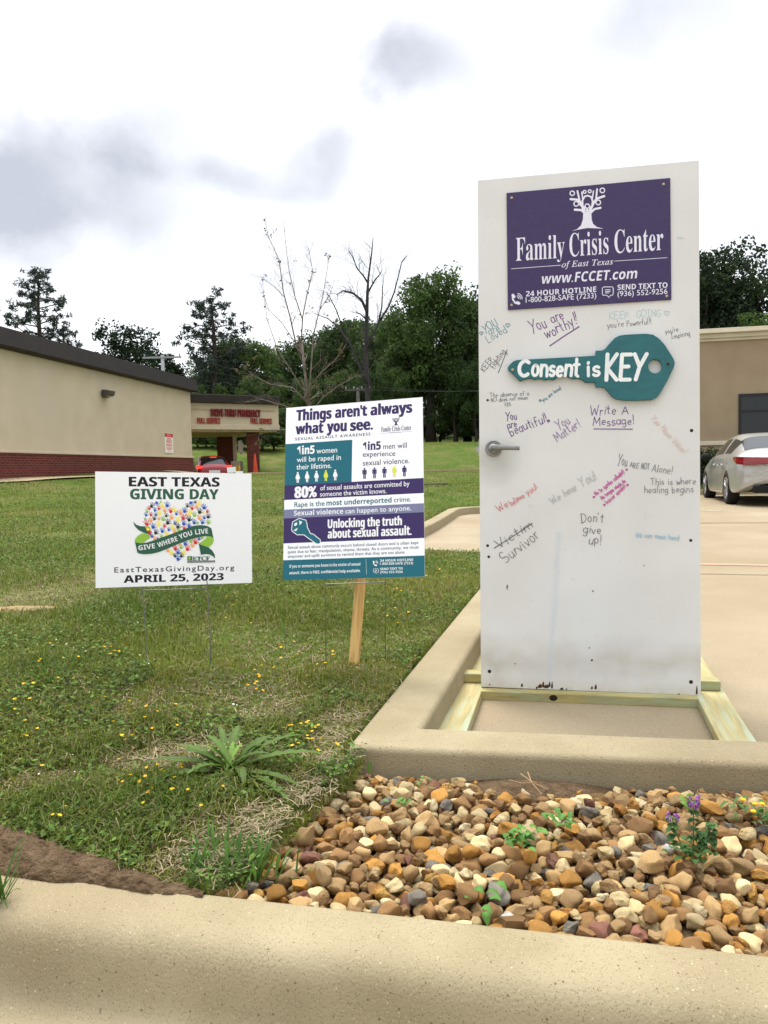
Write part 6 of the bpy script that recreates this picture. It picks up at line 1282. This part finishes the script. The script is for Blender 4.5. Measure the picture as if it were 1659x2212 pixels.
# dense wood behind the lawn: (picture column, top row, distance, kind, width)
for u, v, Y, k, ws in [(425, 800, 66, 4, .9), (455, 775, 72, 3, 1), (490, 735, 64, 1, 1.0), (530, 726, 76, 0, 1.0), (560, 734, 62, 4, .9), (600, 740, 70, 2, 1.0), (640, 735, 66, 1, .9), (690, 712, 78, 0, .9), (725, 700, 68, 1, .8), (760, 690, 74, 0, .9), (800, 690, 66, 3, .9), (840, 665, 72, 4, .8),
                    (862, 668, 62, 2, .8), (1005, 640, 62, 1, .85), (1045, 640, 68, 0, .9), (1085, 650, 64, 2, .9), (1130, 655, 70, 1, .9), (430, 830, 58, 3, .7), (480, 830, 57, 4, .8), (540, 815, 56, 3, .9), (600, 830, 57, 4, .9), (660, 815, 56, 3, .8), (730, 800, 57, 3, .9), (790, 800, 56, 1, .9), (850, 790, 57, 3, .8), (980, 770, 58, 3, .8), (1025, 780, 56, 1, .8),
                    (1070, 790, 57, 3, .9), (450, 850, 82, 0, 1.2), (520, 830, 84, 1, 1.2), (580, 820, 84, 0, 1.2), (650, 800, 84, 1, 1.2), (720, 780, 84, 0, 1.2), (800, 780, 84, 1, 1.2), (1180, 660, 66, 1, 1.0), (1235, 650, 72, 0, 1.0), (1290, 660, 64, 2, 1.0), (1345, 655, 72, 1, 1.0), (1400, 650, 68, 0, 1.0), (1455, 660, 74, 1, 1.1), (1215, 760, 84, 1, 1.3), (1320, 750, 84, 0, 1.3), (1430, 750, 84, 1, 1.3), (880, 750, 84, 0, 1.2), (950, 740, 84, 1, 1.2), (1030, 740, 84, 0, 1.2)]:
    place_tree(u, v, Y, k, wscale=ws * 1.15)
for i, (u, v, Y) in enumerate([(405, 935, 49), (425, 925, 48.5), (445, 935, 49), (468, 920, 48), (492, 930, 49), (515, 915, 48.5), (540, 925, 49), (565, 910, 48.5), (590, 920, 49), (432, 880, 54), (462, 870, 53), (500, 885, 55), (540, 880, 54), (575, 885, 55), (610, 880, 54), (645, 870, 56), (690, 880, 55), (725, 885, 56), (765, 875, 55), (800, 870, 54), (840, 880, 57), (880, 890, 62), (905, 900, 64), (950, 895, 63), (985, 880, 60), (1015, 885, 61), (1050, 880, 60), (1100, 880, 61), (1160, 880, 60), (1220, 880, 62), (1290, 880, 61), (1360, 880, 62), (1430, 880, 62), (450, 905, 90), (560, 900, 90), (640, 890, 92), (700, 900, 90), (780, 890, 92), (860, 880, 90), (920, 880, 92), (990, 880, 90)]):
    place_tree(u, v, Y, 3 if i % 3 else 4, 'low dark bushy tree under the edge of the wood behind the lawn', wscale=2.3, group='low trees under the edge of the wood')
# the big tree left of the door, and the oak behind the pharmacy
bt = broad_tree(15.5, 5.2, 3.6, 41, (dkA, mdB), 330, 62, .30, 13, .42); p = aty(925, 603, 60); zg = float(terrain(p[0], p[1])); bt.location = (p[0], p[1], zg); s = (p[2] - zg) / 15.5; bt.scale = (s, s, s * 1.02); bt.rotation_euler = (0, 0, 2.2)
tag(bt, 'tall full green tree with a thick trunk, just left of the door', 'tree')
ok1 = broad_tree(13, 4.4, 4.2, 42, ((.016, .03, .016), (.028, .048, .022)), 190, 58, .26, 10, .3); p = aty(275, 711, 66); zg = 1.4; ok1.location = (p[0], p[1], zg); s = (p[2] - zg) / 13; ok1.scale = (s * 1.05, s * 1.05, s)
tag(ok1, 'rounded dark oak showing over the pharmacy roof between the two pines', 'tree')
ok2 = broad_tree(11, 3.0, 3.5, 43, ((.018, .034, .016), (.034, .058, .022)), 120, 55, .26, 8, .25); p = aty(362, 768, 64); ok2.location = (p[0], p[1], 1.4); s = (p[2] - 1.4) / 11; ok2.scale = (s, s, s)
tag(ok2, 'lower dark tree behind the utility pole at the pharmacy roof', 'tree')
ok3 = broad_tree(11, 2.6, 3.5, 44, ((.016, .03, .016), (.03, .05, .022)), 90, 55, .26, 8, .25); p = aty(212, 765, 67); ok3.location = (p[0], p[1], 1.4); s = (p[2] - 1.4) / 11; ok3.scale = (s, s, s)
tag(ok3, 'small dark tree at the left foot of the rounded oak over the pharmacy roof', 'tree')
# trees over the right building
for i, (u, v, Y, w_, se, lab) in enumerate([(1528, 560, 46, 2.6, 61, 'dark tree against the right edge of the door, above the brown building'), (1572, 540, 48, 3.2, 62, 'tall dark tree in the middle of the group above the brown building'), (1640, 534, 46, 3.4, 63, 'tall dark tree at the right edge of the photo above the brown building'), (1485, 600, 50, 3.0, 64, 'dark tree mostly hidden behind the door above the brown building'), (1640, 668, 40, 2.2, 65, 'lower bright green tree at the right edge above the cornice'), (1540, 620, 54, 3.4, 66, 'dark tree standing furthest back above the brown building')]):
    o = broad_tree(12.5, w_, 4.6, se, ((.016, .030, .016), (.034, .058, .022)) if i != 4 else (mdA, mdB), 150, 58, .21, 10, .26); p = aty(u, v, Y); s = (p[2] - .6) / 12.5; o.location = (p[0], p[1], .6); o.scale = (s, s, s); tag(o, lab, 'tree', 'trees above the brown building')
# pines
def pine(u, vtop, Y, zg, h0, prof, seed, label, n=34, dens=1.0):
    """loblolly pine: bare lower trunk, spreading irregular limbs ending in flat needle pads; prof: (fraction of height, half width)"""
    p = aty(u, vtop, Y); h = p[2] - zg; r = np.random.default_rng(seed); root = empty('pine_tree', (p[0], p[1], zg), None, label, 'tree'); mb = MB(); cl_ = []
    tr = [(r.normal(0, .1) * t_, r.normal(0, .1) * t_, h * t_ - .4 * (t_ == 0)) for t_ in (0, .2, .4, .6, .8, .93, 1)]; mb.tube(tr, [.34, .28, .25, .20, .13, .07, .02], bark, 9)
    for i in range(n):
        t_ = h0 + (1 - h0) * ((i + .3) / n); wmax = float(np.interp(t_, *zip(*prof))); az = i * 2.39 + r.uniform(-.4, .4); ln_ = wmax * r.uniform(.55, 1.05); z0 = h * t_ - ln_ * .12; up_ = r.uniform(-.12, .42)
        e_ = np.array([math.cos(az) * ln_, math.sin(az) * ln_, z0 + ln_ * up_]); m1 = np.array([math.cos(az + .15) * ln_ * .5, math.sin(az + .15) * ln_ * .5, z0 + ln_ * .04])
        mb.tube([(0, 0, z0 - ln_ * .05), m1, e_], [.075 * (1.3 - t_) + .02, .04, .015], bark, 5)
        for k in range(int((3 + 4.6 * ln_ / 3) * dens)):
            q_ = r.uniform(.42, 1.06); c_ = m1 * (1 - q_) + e_ * q_ if q_ > .3 else m1; c_ = c_ + r.normal(0, .22, 3) * np.array([1.5, 1.5, 1.0]) * (.6 + ln_ / 4); cl_.append((*c_, r.uniform(.18, .38)))
    V, Fq, Ct = leaf_cloud(cl_, 20, .24, ((.030, .046, .036), (.052, .072, .052)), r, flat=.7, long=2.0); mb.build('trunk', root, shade=True); np_mesh('crown', V, Fq, needles, root, attr=Ct); return root
pine(80, 580, 62, 1.4, .42, [(.40, 2.0), (.5, 3.0), (.62, 3.2), (.72, 2.9), (.84, 2.3), (.93, 1.4), (1, .4)], 71, 'tall layered pine over the left end of the pharmacy roof', 60)
pine(458, 641, 60, 1.6, .46, [(.44, 1.6), (.50, 2.2), (.56, 1.2), (.66, 2.8), (.76, 2.6), (.86, 2.2), (.94, 1.6), (1, .8)], 72, 'open crowned pine standing over the pharmacy canopy', 48)
pine(140, 700, 70, 1.4, .40, [(.40, 2.2), (.7, 2.0), (1, .5)], 73, 'low dark pine just right of the layered pine, barely over the roof', 18)

# bare trees, grown along measured main limbs
def twigs(mb, p, d, ln_, rad_, depth, r, m_, ends, spread=.5):
    if depth == 0 or ln_ < .08: ends.append(np.array(p)); return
    d = np.array(d) / np.linalg.norm(d); q_ = np.array(p) + d * ln_ + r.normal(0, .04, 3) * ln_; mb.tube([p, (np.array(p) + q_) / 2 + r.normal(0, .03, 3) * ln_, q_], [rad_, rad_ * .8, rad_ * .6], m_, 5, caps=False)
    for k in range(r.integers(2, 4)):
        d2 = d + r.normal(0, spread, 3) + np.array([0, 0, .18]); twigs(mb, q_ if k < 2 else (np.array(p) + q_) / 2, d2, ln_ * r.uniform(.55, .85), rad_ * .6, depth - 1, r, m_, ends, spread)
def limb(mb, P, r0, r1, r, m_, ends, ntw, tl, depth, spread=.45, tr=.3):
    P = [np.array(q_) for q_ in P]; n = len(P); R_ = np.linspace(r0, r1, n); mb.tube(P, R_, m_, 8)
    L_ = np.cumsum([0] + [np.linalg.norm(b_ - a) for a, b_ in zip(P[:-1], P[1:])])
    for k in range(ntw):
        t_ = r.uniform(.18, 1.0) * L_[-1]; i = min(int(np.searchsorted(L_, t_)), n - 1); i = max(i, 1); f_ = (t_ - L_[i - 1]) / (L_[i] - L_[i - 1]); p_ = P[i - 1] * (1 - f_) + P[i] * f_; d = P[i] - P[i - 1]; d /= np.linalg.norm(d); sd_ = r.normal(0, 1, 3); sd_[2] = abs(sd_[2]) * .3
        twigs(mb, p_, d * .8 + sd_ * spread * 1.3, tl * r.uniform(.5, 1.2) * (1.15 - .6 * t_ / L_[-1]), max(r1 * .8, (R_[i]) * tr), depth, r, m_, ends, spread)
    ends.append(P[-1])
z2 = zoom(900, 850, 2000)
def pl3(P, Y, r, jit): 
    o = []
    for i, q_ in enumerate(P): u, v = z2([q_]).ravel(); o.append(aty(u, v, Y + (r.normal(0, jit) if i else 0)))
    return o
r = np.random.default_rng(81); sy_ = 15.0
b0 = aty(668, 1000, sy_); zg = float(terrain(b0[0], b0[1])); sap = empty('young_tree', (b0[0], b0[1], zg), None, 'young leafless grey tree with a few budding leaves behind the awareness poster', 'tree')
off = -np.array([b0[0], b0[1], zg]); mb = MB(); ends = []
for P, r0, r1, nt in [([(478, 1560), (480, 1300), (472, 1100), (450, 900), (432, 740)], .042, .030, 14), ([(450, 900), (400, 760), (365, 600), (325, 450), (300, 260), (235, 120), (216, 20)], .026, .004, 16), ([(432, 740), (440, 600), (470, 450), (500, 330), (475, 190)], .02, .004, 12), ([(472, 1100), (490, 900), (505, 700), (560, 480), (595, 260)], .028, .004, 16), ([(440, 620), (395, 480), (360, 330), (345, 220), (325, 30)], .016, .003, 12),
                      ([(470, 1080), (360, 900), (290, 790), (230, 620), (200, 380)], .020, .003, 14), ([(476, 1120), (380, 1020), (250, 1000), (130, 940), (70, 990)], .02, .003, 14), ([(474, 1020), (560, 920), (640, 850), (700, 760)], .018, .003, 12), ([(478, 1180), (560, 1080), (650, 1010), (740, 960)], .02, .003, 12), ([(476, 1200), (340, 1130), (200, 1090), (90, 1110)], .018, .003, 12), ([(505, 700), (540, 560), (600, 470), (630, 380)], .014, .003, 8), ([(400, 760), (320, 640), (240, 560), (190, 400)], .012, .003, 8), ([(480, 1330), (330, 1270), (200, 1280), (160, 1350)], .015, .003, 8), ([(330, 480), (270, 420), (215, 380), (205, 370)], .010, .003, 6)]:
    limb(mb, [q_ + off for q_ in pl3(P, sy_, r, .10)], r0 * .72, r1 * .8, r, bark_g, ends, int(nt * 2.0), .27, 2, .5, .30)
mb.build('trunk', sap, shade=True)
E2 = np.array(ends); pick = E2[r.random(len(E2)) < .09]; pick = np.vstack([pick[pick[:, 2] < 3.2], pick[pick[:, 2] >= 3.2][::2]]); cl_ = np.c_[pick, np.full(len(pick), .05)]
V, Fq, Ct = leaf_cloud(cl_, 4, .045, ((.09, .10, .03), (.13, .09, .04)), r); np_mesh('leaves', V, Fq, foliage, sap, attr=Ct)
r = np.random.default_rng(82); dy_ = 46.0
b0 = aty(795, 1000, dy_); zg = float(terrain(b0[0], b0[1])); dead = empty('dead_tree', (b0[0], b0[1], zg), None, 'dead leafless tree with dark crooked limbs standing before the wood', 'tree'); off = -np.array([b0[0], b0[1], zg]); mb = MB(); ends = []
for P, r0, r1, nt in [([(828, 1420), (826, 1080), (815, 800), (822, 560), (825, 450), (830, 370), (850, 220), (858, 130)], .26, .03, 16), ([(822, 570), (790, 500), (740, 460), (680, 445), (640, 470)], .15, .03, 12), ([(828, 400), (800, 355), (765, 315), (735, 240), (715, 215)], .09, .02, 10), ([(825, 460), (870, 380), (900, 345), (912, 322)], .09, .02, 8), ([(900, 345), (885, 310), (878, 285)], .04, .015, 4),
                      ([(822, 780), (890, 640), (910, 540), (914, 440), (922, 350)], .12, .02, 10), ([(900, 620), (950, 540), (985, 450), (1010, 350), (1030, 270), (1052, 240)], .10, .02, 12), ([(824, 1000), (775, 890), (720, 760), (650, 660), (590, 610), (510, 580)], .14, .02, 14), ([(690, 700), (640, 560), (600, 480), (578, 448)], .07, .02, 8), ([(822, 620), (780, 580), (740, 575)], .08, .02, 6)]:
    limb(mb, [q_ + off for q_ in pl3(P, dy_, r, .22)], r0 * .68, r1 * .7, r, bark_d, ends, nt, .85, 3, .5, .26)
mb.build('trunk', dead, shade=True)

# shrubs before the brown building
for i, (u, v, Y, lab) in enumerate([(1512, 962, 20.7, 'dark clipped shrub beside the door edge, before the brown building'), (1545, 968, 20.8, 'dark shrub next to the silver car mirror, before the brown building'), (1480, 965, 20.7, 'dark shrub behind the door edge, before the brown building'), (1590, 985, 20.6, 'dark shrub hidden by the silver car, before the brown building')]):
    p = aty(u, v, Y); zg = float(slab_z(Y)) + .08; h = p[2] - zg; rr_ = np.random.default_rng(90 + i); sh_ = empty('shrub', (p[0], p[1], zg), None, lab, 'shrub', 'shrubs before the brown building'); cl_ = [(rr_.normal(0, .22), rr_.normal(0, .18), rr_.uniform(.1, h - .12), .16) for _ in range(80)]
    V, Fq, Ct = leaf_cloud(cl_, 46, .055, ((.02, .038, .014), (.045, .075, .022)), rr_); np_mesh('foliage', V, Fq, foliage, sh_, attr=Ct); mb = MB()
    for k in range(5): mb.tube([(0, 0, -.05), (rr_.normal(0, .12), rr_.normal(0, .1), h * .8)], [.018, .006], bark, 5)
    mb.build('stem', sh_)
# utility poles and their cables
polem = mat('pole_wood', lin((.38, .36, .34)), .9, col2=lin((.30, .28, .27)), scale=5); poleg = mat('pole_grey', lin((.56, .57, .58)), .7)
tops = []
for u, v, Y, m_, lab, wd_ in [(351, 772, 52, poleg, 'pale utility pole with crossarm rising behind the pharmacy roof', 1.3), (773, 842, 53, polem, 'short dark utility pole with crossarm before the wood, above the poster', .9), (1250, 830, 54, polem, 'utility pole with crossarm behind the door', .9)]:
    p = aty(u, v, Y); zg = float(terrain(p[0], p[1])); po = empty('utility_pole', (p[0], p[1], zg), None, lab, 'utility pole'); h = p[2] - zg; mb = MB(); mb.tube([(0, 0, -.3), (0, 0, h + .15)], [.15, .11], m_, 10); mb.build('pole', po, shade=True)
    mb = MB(); mb.box((-wd_, -.13, h - .08), (wd_, -.10 + .01, h + .04), m_); mb.build('crossarm', po, bevel=.01); mb = MB()
    for x_ in (-wd_ * .9, -wd_ * .3, wd_ * .3, wd_ * .9): mb.lathe([(.03, 0), (.05, .06), (.05, .12), (.02, .18), (0, .18)], poleg, 8, Matrix.Translation((x_, -.11, h + .04)))
    mb.build('insulator', po); tops.append((np.array(p), wd_))
cab = mat('cable_grey', lin((.22, .23, .23)), .7)
ci = 0
for (a, wa), (b_, wb_) in zip(tops[:-1], tops[1:]):
    for s in (-.9, .9):
        A_ = a + np.array([s * wa, -.11, .2]); B_ = b_ + np.array([s * wb_, -.11, .2]); mb = MB()
        mb.tube([A_ * (1 - t_) + B_ * t_ - np.array([0, 0, 1.0 * 4 * t_ * (1 - t_) * .5]) for t_ in np.linspace(0, 1, 14)], .009, cab, 5)
        tag(mb.build('power_cable'), ('upper', 'lower')[s > 0] and ('thin power cable between the pole behind the pharmacy and the pole above the poster', 'thin power cable from the pole above the poster to behind the door')[ci // 2], 'cable', 'power cables')
        ci += 1
